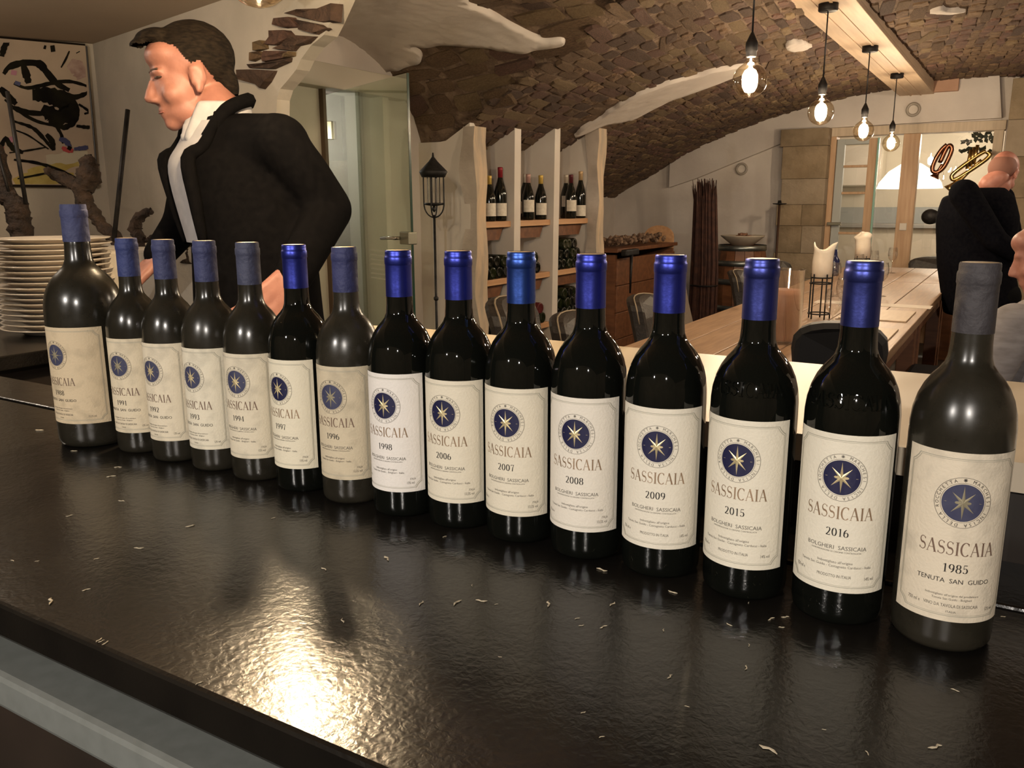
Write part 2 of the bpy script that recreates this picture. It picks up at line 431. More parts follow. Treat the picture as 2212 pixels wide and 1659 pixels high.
# lintel board, frame and white leaf
dr = struct(empty('door_1', (XD, (yA + yB) / 2, 0)))
def dpart(name, c, s, m, bev=.003):
    o = mkbox(name, (c[0] - XD, c[1] - (yA + yB) / 2, c[2]), s, m, dr, bev); return o
dpart('frame_head', (XD + .03, (yA + yB) / 2 + .05, zl + .035), (.10, yB - yA + .3, .11), mat('greige_paint', (.46, .42, .34), rough=.6))
dpart('frame_jamb', (XD + .02, yA - .03, zl / 2), (.09, .07, zl), white_paint)
dpart('frame_jamb', (XD + .02, yB + .02, zl / 2), (.09, .05, zl), white_paint)
dpart('door_leaf', (XD - .02, yA + .135, zl / 2), (.04, .27, zl - .02), white_paint)
dpart('door_edge_strip', (XD + .012, yA + .275, zl / 2), (.03, .022, zl - .02), mat('dark_strip', (.12, .08, .05), rough=.6))
# rack back wall and side wall
bm = bmesh.new()
wallpoly('wall_left', [(4.0, 0), (6.05, 0), (6.05, 1.75), (4.0, 1.75)], -2.98, .2, plaster)
prof2 = [(y, 1.8) for y in (6.0, 8.7)]
bm = bmesh.new(); prism(bm, [(0, 0), (2.75, 0), (2.75, 1.75), (0, 1.75)], (-3.52, 5.95, 0), Vector((-.125, 1, 0)).normalized(), Vector((0, 0, 1)), Vector((-1, -.125, 0)).normalized(), .2)
struct(obj('wall_left', bm, plaster))
struct(mkbox('wall_left', (-3.4, 5.98, .9), (.9, .08, 1.6), plaster))
# room shell out of view
struct(mkbox('wall_right', (2.55, 3.3, 1.2), (.2, 11, 2.6), plaster))
struct(mkbox('wall_behind', (-1.2, -2.05, 1.2), (8.2, .2, 2.6), plaster_old))

# end wall with the arch of the vault
YE = 8.6
def xyprism(name, pts, Y, t, m, parent=None, kind=True):
    bm = bmesh.new(); prism(bm, pts, (0, Y, 0), Vector((1, 0, 0)), Vector((0, 0, 1)), Vector((0, 1, 0)), t); o = obj(name, bm, m, parent)
    return struct(o) if kind and not parent else o
def topc(x): return Fz(x, YE) + .06
DX0, DX1, DZ = -1.63, -.20, 1.965
arch = [(x, topc(x)) for x in np.arange(-4.15, DX0 + .001, .12)]
wb = xyprism('wall_back', [(-4.15, 0), (DX0, 0), (DX0, topc(DX0))] + arch[::-1], YE, .25, plaster)
arch2 = [(x, topc(x)) for x in np.arange(DX0, 2.6, .12)]
xyprism('wall_back', [(DX0, DZ), (2.6, DZ)] + arch2[::-1], YE, .25, plaster)
xyprism('wall_back', [(DX1, 0), (2.6, 0), (2.6, DZ), (DX1, DZ)], YE, .25, plaster)
# raised upper band with its slanting lower edge
band = [(x, topc(x)) for x in np.arange(-3.2, -.24, .1)]
xyprism('trim_1', [(-3.2, 1.46), (-2.92, 1.545), (-1.89, 1.93), (-1.62, 1.985), (-.24, 2.0)] + band[::-1], YE - .07, .07, plaster)
# sandstone pier beside the doorway and the stones at the right
sand = [mat('sand_a', (.24, .18, .11), (.33, .25, .16), 6, .95, bump=.5, bscale=25), mat('sand_b', (.19, .14, .085), (.29, .22, .14), 6, .95, bump=.5, bscale=25), mat('sand_c', (.29, .23, .16), (.35, .28, .20), 6, .95, bump=.5, bscale=25)]
pier = struct(empty('wall_pier', (-1.82, YE, 0)))
z = 0; k = 0
for hh, split in [(.28, 0), (.3, 1), (.24, 0), (.26, 1), (.2, 1), (.24, 0), (.3, 0), (.16, 0)]:
    w0 = -.22 + .02 * math.sin(k * 1.7); w1 = .2
    cuts = [w0, w1] if not split else [w0, (w0 + w1) / 2 + .02, w1]
    for a, b in zip(cuts, cuts[1:]):
        mkbox('stone_block', ((a + b) / 2, -.08, z + hh / 2), (b - a - .002, .2, hh - .002), sand[k % 3], pier, .004); k += 1
    z += hh
pier2 = struct(empty('wall_pier', (.25, YE, 0)))
z = 0
for r_, hh in enumerate([.35, .3, .38, .3, .34, .3, .33]):
    for i in range(2):
        mkbox('stone_block', (-.21 + i * .45, -.1, z + hh / 2), (.448, .22, hh - .002), sand[(r_ + i) % 3], pier2, .004)
    z += hh
# boxed beam under the vault
bx = (-1.06, -.78)
bm_ = struct(empty('ceiling_beam', (-.92, 5.0, 2.23)))
mkbox('board', (0, 0, .0125), (.28, 7.2, .025), wood_beam, bm_, .003)
mkbox('side_board', (.1275, 0, .09), (.025, 7.2, .13), wood_beam, bm_, .003)
mkbox('side_board', (-.1275, 0, .09), (.025, 7.2, .13), wood_beam, bm_, .003)
for x in (-.045, .035): mkbox('batten', (x, 0, -.003), (.012, 7.19, .006), wood_beam, bm_)
mkbox('beam_seat', (.12, 3.53, .06), (.42, .12, .10), mat('wood_reddish', (.40, .22, .14), (.48, .28, .18), 6, .6), bm_, .004)

# doorway in the end wall: frames, open leaf, panes
wf = mat('wood_frame', (.46, .28, .15), (.55, .36, .21), 5, .5, stretch=(9, 9, .7))
wpale = mat('wood_pale', (.52, .42, .30), (.60, .49, .36), 5, .55, stretch=(9, 9, .7))
greyp = mat('grey_paint', (.40, .42, .40), rough=.5)
d2 = struct(empty('door_2', (-.92, YE, 0)))
def w2(name, x0, x1, z0, z1, y, t, m):
    return mkbox(name, ((x0 + x1) / 2 + .92, y, (z0 + z1) / 2), (x1 - x0, t, z1 - z0), m, d2, .003)
w2('frame_head', -1.63, -.20, 1.905, 1.985, .05, .16, wpale)
w2('frame_jamb', -1.63, -1.575, 0, 1.905, .05, .16, wf)
w2('frame_jamb', -.285, -.21, 0, 1.905, .05, .16, wpale)
w2('post', -1.0, -.86, 0, 1.905, .05, .12, wf)
w2('stile', -1.57, -1.50, 0, 1.88, .02, .05, greyp)
w2('stile', -1.29, -1.215, 0, 1.88, .02, .05, wf)
w2('door_edge', -1.212, -1.195, 0, 1.88, -.02, .05, mat('glass_edge', (.25, .45, .38), rough=.2))
for z0 in (1.0, 1.375, 1.62): w2('muntin', -1.5, -1.29, z0, z0 + .022, .02, .03, wf)
w2('rail', -1.5, -1.29, 0, .55, .02, .04, wf); w2('rail', -1.5, -1.29, 1.83, 1.88, .02, .05, greyp)
for z0, z1 in ((.55, 1.0), (1.022, 1.375), (1.397, 1.62), (1.642, 1.83)): w2('pane', -1.5, -1.29, z0, z1, .02, .006, glass_pane)
w2('pane', -1.19, -1.0, .55, 1.9, .05, .006, glass_pane)
w2('lower_panel', -1.19, -1.0, 0, .55, .05, .03, wf)
w2('pane', -.86, -.285, .55, 1.9, .05, .006, glass_pane)
w2('lower_panel', -.86, -.285, 0, .55, .05, .03, wf)
w2('light_switch', -.965, -.905, 1.045, 1.11, -.015, .012, mat('switch_white', (.7, .64, .55), rough=.4))
hd = w2('handle', -1.60, -1.47, 1.085, 1.115, -.05, .03, chrome)
# lit room behind it
kw = mat('kitchen_wall', (.66, .60, .50), (.70, .64, .54), 3, .8)
struct(mkbox('wall_kitchen', (-.8, 11.9, 1.2), (4.6, .1, 2.4), kw)); struct(mkbox('wall_kitchen', (-3.0, 10.4, 1.2), (.1, 3.2, 2.4), kw)); struct(mkbox('wall_kitchen', (1.2, 10.4, 1.2), (.1, 3.2, 2.4), kw))
struct(mkbox('ceiling_kitchen', (-.8, 10.4, 2.42), (4.6, 3.3, .08), kw))
# ================================================================== BAR
def counter_mat():
    mt = mat('slate_black', (.006, .0052, .0044), (.011, .0092, .0072), 9, .215, bump=.0, spec=.47)
    nt = mt.node_tree; b = nt.nodes['Principled BSDF']
    tc = nt.nodes.new('ShaderNodeTexCoord')
    n1 = nt.nodes.new('ShaderNodeTexNoise'); n1.inputs['Scale'].default_value = 150; n1.inputs['Detail'].default_value = 7; n1.inputs['Distortion'].default_value = .6
    v1 = nt.nodes.new('ShaderNodeTexNoise'); v1.inputs['Scale'].default_value = 34; v1.inputs['Detail'].default_value = 3
    ad = nt.nodes.new('ShaderNodeMath'); ad.operation = 'MULTIPLY_ADD'; ad.inputs[1].default_value = 1.3
    for n in (n1, v1): nt.links.new(tc.outputs['Object'], n.inputs['Vector'])
    nt.links.new(v1.outputs['Fac'], ad.inputs[0]); nt.links.new(n1.outputs['Fac'], ad.inputs[2])
    bp = nt.nodes.new('ShaderNodeBump'); bp.inputs['Strength'].default_value = .08; bp.inputs['Distance'].default_value = .006
    nt.links.new(ad.outputs[0], bp.inputs['Height']); nt.links.new(bp.outputs[0], b.inputs['Normal'])
    return mt
slate = counter_mat()
YF = .351
bar = empty('bar_counter', (-1.0, .58, 0)); tag(bar, 'long black slate bar counter with a grey steel rail below its front edge', 'bar counter')
def bpart(name, x0, x1, y0, y1, z0, z1, m, bev=.003, par=None):
    return mkbox(name, ((x0 + x1) / 2 + 1.0, (y0 + y1) / 2 - .58, (z0 + z1) / 2), (x1 - x0, y1 - y0, z1 - z0), m, par or bar, bev)
top = bpart('counter_top', -3.0, 1.3, YF, .793, CT - .036, CT, slate, .004)
bpart('counter_top', -3.0, 1.3, .797, .905, CT - .036, CT + .0015, slate, .003)
bpart('counter_top', -3.6, -2.02, .909, 1.62, CT - .036, CT, slate, .003)
fr = mat('front_dark', (.02, .014, .01), (.03, .02, .014), 6, .5)
bpart('front_panel', -3.0, 1.3, YF + .05, .88, 0, CT - .036, fr, 0)
bpart('side_panel', -3.6, -2.06, .92, 1.6, 0, CT - .036, fr, 0)
bpart('steel_rail', -3.0, 1.3, YF - .012, YF + .05, CT - .098, CT - .0625, rail_m, .006)
# raised guest shelf behind the bottles
gtop = mat('pale_top', (.66, .56, .42), (.74, .64, .50), 2.5, .4, bump=.03)
gs = empty('guest_shelf', (0, 1.1, 0)); tag(gs, 'pale cream raised bar shelf running behind the row of bottles', 'bar shelf')
bm = bmesh.new()
x0, x1, y0, y1, rr_ = -1.16, 1.3, .905, 1.33, .09
pts = [(x1, y0), (x1, y1)]
for cx, cy, a0 in ((x0 + rr_, y1 - rr_, 90), (x0 + rr_, y0 + rr_, 180)):
    pts += [(cx + rr_ * math.cos(math.radians(a0 + k * 15)), cy + rr_ * math.sin(math.radians(a0 + k * 15))) for k in range(7)]
prism(bm, [(a, b - 1.1) for a, b in pts], (0, 0, 1.022), Vector((1, 0, 0)), Vector((0, 1, 0)), Vector((0, 0, 1)), .03)
obj('shelf_top', bm, gtop, gs)
mkbox('shelf_wall', (.12, .02, .511), (2.36, .36, 1.022), fr, gs)

# ------------------------------------------------------------------ lettering: pen strokes with thick verticals
def arc(cx, cy, rx, ry, a0, a1, n=14):
    return [(cx + rx * math.cos(math.radians(a0 + (a1 - a0) * k / n)), cy + ry * math.sin(math.radians(a0 + (a1 - a0) * k / n))) for k in range(n + 1)]
TK, TN = .15, .045
def rib(P, w=None, thick=TK, thin=TN):
    V = []; F = []
    for i, (x, y) in enumerate(P):
        dx = P[min(i + 1, len(P) - 1)][0] - P[max(i - 1, 0)][0]; dy = P[min(i + 1, len(P) - 1)][1] - P[max(i - 1, 0)][1]
        l = math.hypot(dx, dy) or 1; ww = w(i / (len(P) - 1)) if w else thin + (thick - thin) * abs(dy / l) ** 1.6
        nx, ny = -dy / l * ww / 2, dx / l * ww / 2
        V += [(x + nx, y + ny), (x - nx, y - ny)]
    for i in range(len(P) - 1): F.append((2 * i, 2 * i + 1, 2 * i + 3, 2 * i + 2))
    return V, F
def serif(x, y, w=.26): return rib([(x - w / 2, y), (x + w / 2, y)], lambda t: .035)
def line(a, b, w, n=4): return rib([(a[0] + (b[0] - a[0]) * k / n, a[1] + (b[1] - a[1]) * k / n) for k in range(n + 1)], lambda t: w)
sw = lambda t: TN + (TK - TN) * math.exp(-((t - .5) / .2) ** 2)
GL = {
 'S': (.62, [rib(arc(.30, .745, .22, .235, 25, 270, 12) + arc(.30, .27, .25, .25, 88, -155, 12)[0:], sw), line((.5, .8), (.51, .95), .04), line((.06, .04), (.06, .22), .04)]),
 'A': (.82, [line((.06, .02), (.38, 1), .05), line((.37, 1), (.72, .02), .15), line((.18, .34), (.58, .34), .04), serif(.07, .018, .2), serif(.71, .018, .24)]),
 'I': (.36, [line((.18, 0), (.18, 1), .15), serif(.18, .018, .3), serif(.18, .982, .3)]),
 'C': (.76, [rib(arc(.42, .5, .36, .49, 48, 312, 22)), line((.66, .76), (.67, .95), .04)]),
 '0': (.6, [rib(arc(.3, .5, .23, .48, 0, 360, 26))]),
 '1': (.5, [line((.27, 0), (.27, 1), .14), serif(.27, .018, .34), line((.08, .86), (.24, .97), .05)]),
 '2': (.58, [rib(arc(.28, .73, .2, .25, 160, -40, 12) + [(.3, .3), (.08, .05)]), rib([(.06, .05), (.3, .04), (.5, .05)], lambda t: .09), line((.5, .03), (.53, .22), .04)]),
 '3': (.56, [rib(arc(.26, .75, .19, .23, 150, -80, 12)), rib(arc(.26, .27, .22, .26, 80, -150, 12))]),
 '4': (.6, [line((.42, 0), (.42, 1), .13), line((.4, .98), (.05, .28), .045), line((.05, .28), (.58, .28), .05), serif(.42, .018, .28)]),
 '5': (.58, [line((.12, .96), (.48, .96), .09), line((.12, .96), (.1, .52), .045), rib(arc(.26, .32, .22, .3, 130, -150, 14))]),
 '6': (.58, [rib(arc(.29, .3, .22, .29, 0, 360, 22)), rib(arc(.5, .42, .43, .56, 180, 112, 10))]),
 '7': (.56, [rib([(.06, .95), (.3, .95), (.52, .95)], lambda t: .08), rib([(.5, .93), (.34, .55), (.26, 0)], lambda t: .05 + .09 * t), line((.06, .94), (.05, .78), .04)]),
 '8': (.58, [rib(arc(.29, .75, .19, .23, 0, 360, 20)), rib(arc(.29, .27, .23, .26, 0, 360, 20))]),
 '9': (.58, [rib(arc(.28, .69, .22, .29, 0, 360, 22)), rib(arc(.07, .57, .43, .56, 0, -68, 10))]),
}
def serif_text(txt, h, gap=.1, ws=1.0):
    V = []; F = []; x = 0
    for ch in txt:
        w, st = GL[ch]
        for v, f in st:
            b = len(V); V += [((x + p[0]) * h, p[1] * h) for p in v]; F += [tuple(i + b for i in q) for q in f]
        x += w + gap
    tw = (x - gap) * h
    return [((a - tw / 2) * ws, b) for a, b in V], F
TXT = {}
def sans_text(txt, h, wscale=1.0):
    """flat outline lettering, cap height h, centred"""
    if txt not in TXT:
        cu = bpy.data.curves.new('t', 'FONT'); cu.body = txt; cu.align_x = 'CENTER'; cu.size = 1; cu.resolution_u = 2
        o = bpy.data.objects.new('t', cu); col.objects.link(o)
        me = evalmesh(o)
        TXT[txt] = ([(v.co.x, v.co.y) for v in me.vertices], [tuple(p.vertices) for p in me.polygons])
        bpy.data.objects.remove(o); bpy.data.meshes.remove(me); bpy.data.curves.remove(cu)
    V, F = TXT[txt]; s = h / .69
    return [(a * s * wscale, b * s) for a, b in V], F
def merge(*L):
    V = []; F = []
    for v, f in L:
        b = len(V); V += v; F += [tuple(i + b for i in q) for q in f]
    return V, F
def shift(vf, dx, dy): return [(a + dx, b + dy) for a, b in vf[0]], vf[1]
def wrap(vf, R, z0):
    return [(R * math.sin(a / R), -R * math.cos(a / R), z0 + b) for a, b in vf[0]], vf[1]
def ringtext(txt, r, h):
    out = []; n = len(txt); step = 2 * PI / n
    for k, ch in enumerate(txt):
        if ch == ' ': continue
        a = PI / 2 - k * step
        if ch == '*':
            v = []; f = []
            for q in range(4):
                c, s_ = math.cos(q * PI / 4), math.sin(q * PI / 4); b = len(v)
                for e1, e2 in ((-1, -.16), (1, -.16), (1, .16), (-1, .16)):
                    X, Y = e1 * h * .55, e2 * h * .55; v.append((X * c - Y * s_, X * s_ + Y * c + h * .5))
                f.append((b, b + 1, b + 2, b + 3))
            vf = (v, f)
        else: vf = sans_text(ch, h, .95)
        rot = a - PI / 2
        out.append(([(x * math.cos(rot) - (y + r) * math.sin(rot), x * math.sin(rot) + (y + r) * math.cos(rot)) for x, y in vf[0]], vf[1]))
    return merge(*out)
def annulus(r0, r1, n=48):
    V = []; F = []
    for k in range(n):
        c, s_ = math.cos(2 * PI * k / n), math.sin(2 * PI * k / n); V += [(r0 * c, r0 * s_), (r1 * c, r1 * s_)]
    for k in range(n): q = (k + 1) % n; F.append((2 * k, 2 * k + 1, 2 * q + 1, 2 * q))
    return V, F
def disc(r, n=48):
    rings = [r * q for q in (.25, .5, .75, 1)]; V = [(0, 0)]; F = []
    for rr_ in rings: V += [(rr_ * math.cos(2 * PI * k / n), rr_ * math.sin(2 * PI * k / n)) for k in range(n)]
    for k in range(n): F.append((0, 1 + k, 1 + (k + 1) % n))
    for i in range(3):
        for k in range(n): a = 1 + i * n; F.append((a + k, a + (k + 1) % n, a + n + (k + 1) % n, a + n + k))
    return V, F
def border(w, h, c, lw):
    """label frame line with notched corners"""
    def path(i):
        x, y = w / 2 - i, h / 2 - i
        P = []
        for sx, sy in ((1, 1), (-1, 1), (-1, -1), (1, -1)):
            q = [(x, y - c), (x - c * .35, y - c * .8), (x - c * .8, y - c * .35), (x - c, y)]
            if sx * sy < 0: q = q[::-1]
            P += [(sx * a, sy * b) for a, b in q]
        out = []
        for a, b in zip(P, P[1:] + P[:1]):
            n = max(1, int(math.hypot(b[0] - a[0], b[1] - a[1]) / .004)); out += [(a[0] + (b[0] - a[0]) * k / n, a[1] + (b[1] - a[1]) * k / n) for k in range(n)]
        return out
    A = path(0); B = path(lw)
    n = min(len(A), len(B)); A = [A[int(k * len(A) / n)] for k in range(n)]; B = [B[int(k * len(B) / n)] for k in range(n)]
    V = []; F = []
    for a, b in zip(A, B): V += [a, b]
    for k in range(n): q = (k + 1) % n; F.append((2 * k, 2 * q, 2 * q + 1, 2 * k + 1))
    return V, F

def bottle_glass(name, dusty, seed):
    mt = bpy.data.materials.new(name); mt.use_nodes = True; nt = mt.node_tree; b = nt.nodes['Principled BSDF']
    b.inputs['Base Color'].default_value = (.004, .0045, .0035, 1); b.inputs['Roughness'].default_value = .035; b.inputs['IOR'].default_value = 1.5
    if dusty > 0:
        tc = nt.nodes.new('ShaderNodeTexCoord'); mp = nt.nodes.new('ShaderNodeMapping'); mp.inputs['Location'].default_value = (seed, seed * .7, 0)
        nt.links.new(tc.outputs['Object'], mp.inputs[0])
        n = nt.nodes.new('ShaderNodeTexNoise'); n.inputs['Scale'].default_value = 22; n.inputs['Detail'].default_value = 8; n.inputs['Roughness'].default_value = .6
        nt.links.new(mp.outputs[0], n.inputs['Vector'])
        r = nt.nodes.new('ShaderNodeValToRGB'); r.color_ramp.elements[0].position = .30; r.color_ramp.elements[1].position = .62
        nt.links.new(n.outputs['Fac'], r.inputs[0])
        mu = nt.nodes.new('ShaderNodeMath'); mu.operation = 'MULTIPLY_ADD'; mu.inputs[1].default_value = dusty * .6; mu.inputs[2].default_value = dusty * .4
        nt.links.new(r.outputs[0], mu.inputs[0])
        mx = nt.nodes.new('ShaderNodeMix'); mx.data_type = 'RGBA'; mx.inputs[6].default_value = (.006, .006, .004, 1); mx.inputs[7].default_value = (.027, .023, .016, 1)
        nt.links.new(mu.outputs[0], mx.inputs[0]); nt.links.new(mx.outputs[2], b.inputs['Base Color'])
        rr_ = nt.nodes.new('ShaderNodeMapRange'); rr_.inputs['To Min'].default_value = .08; rr_.inputs['To Max'].default_value = .34
        nt.links.new(mu.outputs[0], rr_.inputs[0]); nt.links.new(rr_.outputs[0], b.inputs['Roughness'])
    return mt
PROF = [(.030, .0), (.0345, .0012), (.0368, .005), (.0374, .012), (.0374, .090), (.0376, .165), (.0374, .178), (.0362, .1885), (.0335, .1985), (.0296, .2072), (.0250, .2142), (.0205, .2192), (.0172, .2238), (.0153, .2295), (.0145, .240), (.0142, .262), (.0140, .283)]
CAP = [(.0147, .248), (.0146, .262), (.0145, .2825), (.0147, .2838), (.01505, .2845), (.0151, .291), (.0147, .2925), (.0142, .2932), (.0143, .2965), (.0141, .2985), (.0134, .2995)]
gold = mat('gold_foil', (.80, .66, .38), rough=.35, metal=.6)
gold_old = mat('gold_faded', (.30, .26, .17), rough=.6, metal=.3)
navy = mat('navy_print', (.012, .012, .05), rough=.45)
navy_old = mat('navy_faded', (.035, .037, .085), (.06, .062, .11), 60, .7)
ink = mat('ink_black', (.02, .016, .014), rough=.7)
ink_soft = mat('ink_grey', (.13, .115, .095), rough=.7)
ink_line = mat('ink_line', (.36, .34, .27), rough=.7)
copper = mat('copper_print', (.40, .27, .17), rough=.38, metal=.5)
copper_old = mat('copper_faded', (.19, .12, .085), rough=.6, metal=.2)
cork = mat('capsule_top', (.55, .42, .24), (.75, .60, .40), 120, .4, .5)
RT = '* MARCHESI INCISA DELLA ROCCHETTA '
def make_bottle(i, X, Y, Hr, year, off, paper, dusty, capc, old, style, alc, pos_label):
    mag = i == 0
    root = empty('wine_bottle', (X, Y, CT + (.0015 if False else 0)))
    tag(root, pos_label, 'wine bottle', 'fifteen wine bottles lined up on the bar')
    k = .053 / .0374 if mag else 1.0
    ang = math.atan2(-Y, -X) + PI / 2 + math.radians(off)         # label faces local -Y
    root.rotation_euler.z = ang
    hz = Hr / .2995
    if mag:
        prof = [(.044, 0), (.050, .002), (.0525, .008), (.0532, .016), (.0532, .13), (.0532, .192), (.0526, .206), (.0505, .2185), (.0465, .230), (.0405, .2405), (.0335, .2490), (.0265, .2555), (.0215, .2615), (.0185, .270), (.0172, .290), (.0168, .333)]
        cap = [(.0180, .295), (.0178, .315), (.0176, .328), (.0180, .3295), (.0184, .3305), (.0184, .338), (.0179, .3395), (.0174, .341), (.0174, .3455), (.0168, .3475)]
    else:
        prof = [(r, z if z < .19 else .19 + (z - .19) * (Hr - .19) / (.2995 - .19)) for r, z in PROF]
        cap = [(r, .19 + (z - .19) * (Hr - .19) / (.2995 - .19)) for r, z in CAP]
    gm = bottle_glass('bottle_glass', dusty, i * 3.1)
    mklathe('glass_body', prof, gm, root, 64)
    cm = mat('capsule_%d' % i, capc, tuple(min(1, c * 1.35 + .006) for c in capc) if old else tuple(c * 1.08 for c in capc), 26, 0.62 if old else .36, .15 if old else .9, bump=.25 if old else .04, bscale=60, rvar=.15 if old else .05)
    cp = mklathe('capsule', cap, cm, root, 48, captop=False, capbot=False)
    mklathe('capsule_top', [(.002, cap[-1][1] - .0004), (cap[-1][0] - .0008, cap[-1][1] - .0002), (cap[-1][0], cap[-1][1] - .001)], cork, cp, 32)
    # label sheet
    R = (.0532 if mag else .03755) + .0003
    z0, z1 = (.037, .177) if mag else ((.0275, .1635) if year == '1985' else (.0312, .1655))
    half = math.radians(76 if mag else 70) * R
    bm = bmesh.new(); rows = []
    rnd = random.Random(i)
    nseg = 36
    for zz in (z0, (z0 + z1) / 2, z1):
        rows.append([bm.verts.new((R * math.sin(a), -R * math.cos(a), zz)) for a in [(-half + 2 * half * q / nseg) / R for q in range(nseg + 1)]])
    for a, b in zip(rows, rows[1:]):
        for q in range(nseg): bm.faces.new((a[q], a[q + 1], b[q + 1], b[q]))
    st = tuple(c * (.72 if old else .97) for c in paper)
    pm = mat('label_paper_%d' % i, paper, st, 45 if old else 90, .75, bump=.12, bscale=400, lo=.50 if old else .45, hi=.78 if old else .7, detail=8)
    lb = obj('label', bm, pm, root, True, recalc=False)
    def pr(name, vf, m, dr=.00022, z=None):
        return obj(name, wrap(vf, R + dr, (z0 + z1) / 2), m, lb)
    hgt = z1 - z0; s = hgt / .134
    W_ = half * 2
    pr('frame_line', merge(border(W_ - .008 * s, hgt - .009 * s, .007 * s, .0005), border(W_ - .0105 * s, hgt - .0115 * s, .007 * s, .0003)), ink_line)
    yb = lambda fr_: hgt / 2 - fr_ * hgt
    cy = yb(.265 if style != 'tenuta' else .285)
    md = .0198 * s
    pr('medallion_rings', merge(shift(annulus(md - .00035, md), 0, cy), shift(annulus(md * .785 - .0003, md * .785), 0, cy)), ink_soft if old else ink_soft)
    pr('medallion_disc', shift(disc(md * .735), 0, cy), navy_old if old else navy, .0002)
    pr('ring_lettering', shift(ringtext(RT, md * .83, md * .125), 0, cy), ink_soft if year != '1985' else ink)
    sv = []; sf = []
    for q in range(8):
        a = q * PI / 4 + PI / 2; rl = md * (.66 if q % 2 == 0 else .56); b = len(sv)
        for e, rr_ in ((a - PI / 8, md * .15), (a, rl), (a + PI / 8, md * .15)): sv.append((rr_ * math.cos(e), rr_ * math.sin(e) + cy))
        sv.append((0, cy)); sf += [(b + 3, b, b + 1), (b + 3, b + 1, b + 2)]
    stv = [((R + .0004 + (.0006 if q % 4 == 3 else 0)) * math.sin(a / R), -(R + .0004 + (.0006 if q % 4 == 3 else 0)) * math.cos(a / R), (z0 + z1) / 2 + b) for q, (a, b) in enumerate(sv)]
    obj('medallion_star', (stv, sf), gold_old if (old and year not in ('1992', '1993', '1994')) else gold, lb)
    fr1, fr2 = (.485, .612) if style != 'tenuta' else (.555, .675)
    pr('name_lettering', shift(serif_text('SASSICAIA', .0108 * s, .08, .78), 0, yb(fr1) - .0056 * s), copper_old if old else copper)
    pr('vintage_lettering', shift(serif_text(year, .0068 * s, .12), 0, yb(fr2) - .0034 * s), ink)
    L = []
    if style == 'tenuta':
        L += [shift(sans_text('TENUTA  SAN  GUIDO', .0036 * s, 1.0), 0, yb(.765))]
        sm = [('Imbottigliato all\'origine dal produttore', .0017, .845), ('Tenuta San Guido - Bolgheri', .0017, .868), ('VINO DA TAVOLA DI SASSICAIA', .0026, .912), ('ITALIA', .0017, .945)]
        ex_ = [('750 ml e', .0028, -.60, .915), (alc, .0026, .66, .93)]
    else:
        L += [shift(sans_text('BOLGHERI  SASSICAIA', .0034 * s, 1.0), 0, yb(.722))]
        place = 'Tenuta San Guido - Castagneto Carducci - Italia' if style != 'old' else 'Tenuta San Guido - Bolgheri - Italia'
        sm = [('DENOMINAZIONE DI ORIGINE CONTROLLATA', .0013, .742), ("Imbottigliato all'origine", .0021, .812), (place, .0021, .838)]
        if style == 'new': sm += [('PRODOTTO IN ITALIA', .0026, .905)]
        ex_ = [('750 ml e', .0028, -.66, .9), (alc, .0028, .62, .915 if style == 'new' else .93)]
        if style != 'new': ex_ += [('ITALIA', .0022, .68, .895)]
    pr('estate_lettering', merge(*L), ink if style == 'tenuta' else ink_soft)
    S = [shift(sans_text(t, h_ * s, .72 if ('TAVOLA' in t or 'PRODOTTO' in t) else 1.0), 0, yb(f_)) for t, h_, f_ in sm]
    S += [shift(sans_text(t, h_ * s, .7), x_ * W_ / 2, yb(f_)) for t, h_, x_, f_ in ex_]
    pr('small_lettering', merge(*S), ink_soft)
    # raised glass lettering on the shoulder of the two newest bottles
    if year in ('2015', '2016'):
        zp = [p[1] for p in prof]; rp = [p[0] for p in prof]
        V, F = serif_text('SASSICAIA', .0125, .1, .85)
        vv = []
        for lay in (-.0006, .0016):
            for a, b in V:
                zz = .1855 + b * .95; rr_ = float(np.interp(zz, zp[5:], rp[5:])) + lay
                vv.append((rr_ * math.sin(a / .0365), -rr_ * math.cos(a / .0365), zz + lay * .5))
        n = len(V); ff = [tuple(q + n for q in f) for f in F]
        ec = {}
        for f in F:
            for a, b in zip(f, f[1:] + f[:1]): ec[(a, b)] = 1
        for (a, b) in ec:
            if (b, a) not in ec: ff.append((a, b, b + n, a + n))
        o = obj('raised_lettering', (vv, ff), gm, root)
        V, F = sans_text('TENUTA SAN GUIDO', .0042, 1.3)
        o = obj('raised_lettering', ([((.0378) * math.sin(a / .0374), -.0378 * math.cos(a / .0374), .016 + b) for a, b in V], F), gm, root)
    return root
BPOS = [(-1.165, .722), (-1.064, .731), (-.984, .730), (-.903, .731), (-.823, .731), (-.742, .730), (-.662, .729), (-.582, .727), (-.505, .731), (-.428, .731), (-.349, .729), (-.269, .728), (-.186, .725), (-.104, .721), (-.023, .720)]
cblue, cold = (.040, .052, .33), (.034, .040, .105)
aged, cream, white = (.66, .53, .35), (.74, .67, .53), (.80, .75, .69)
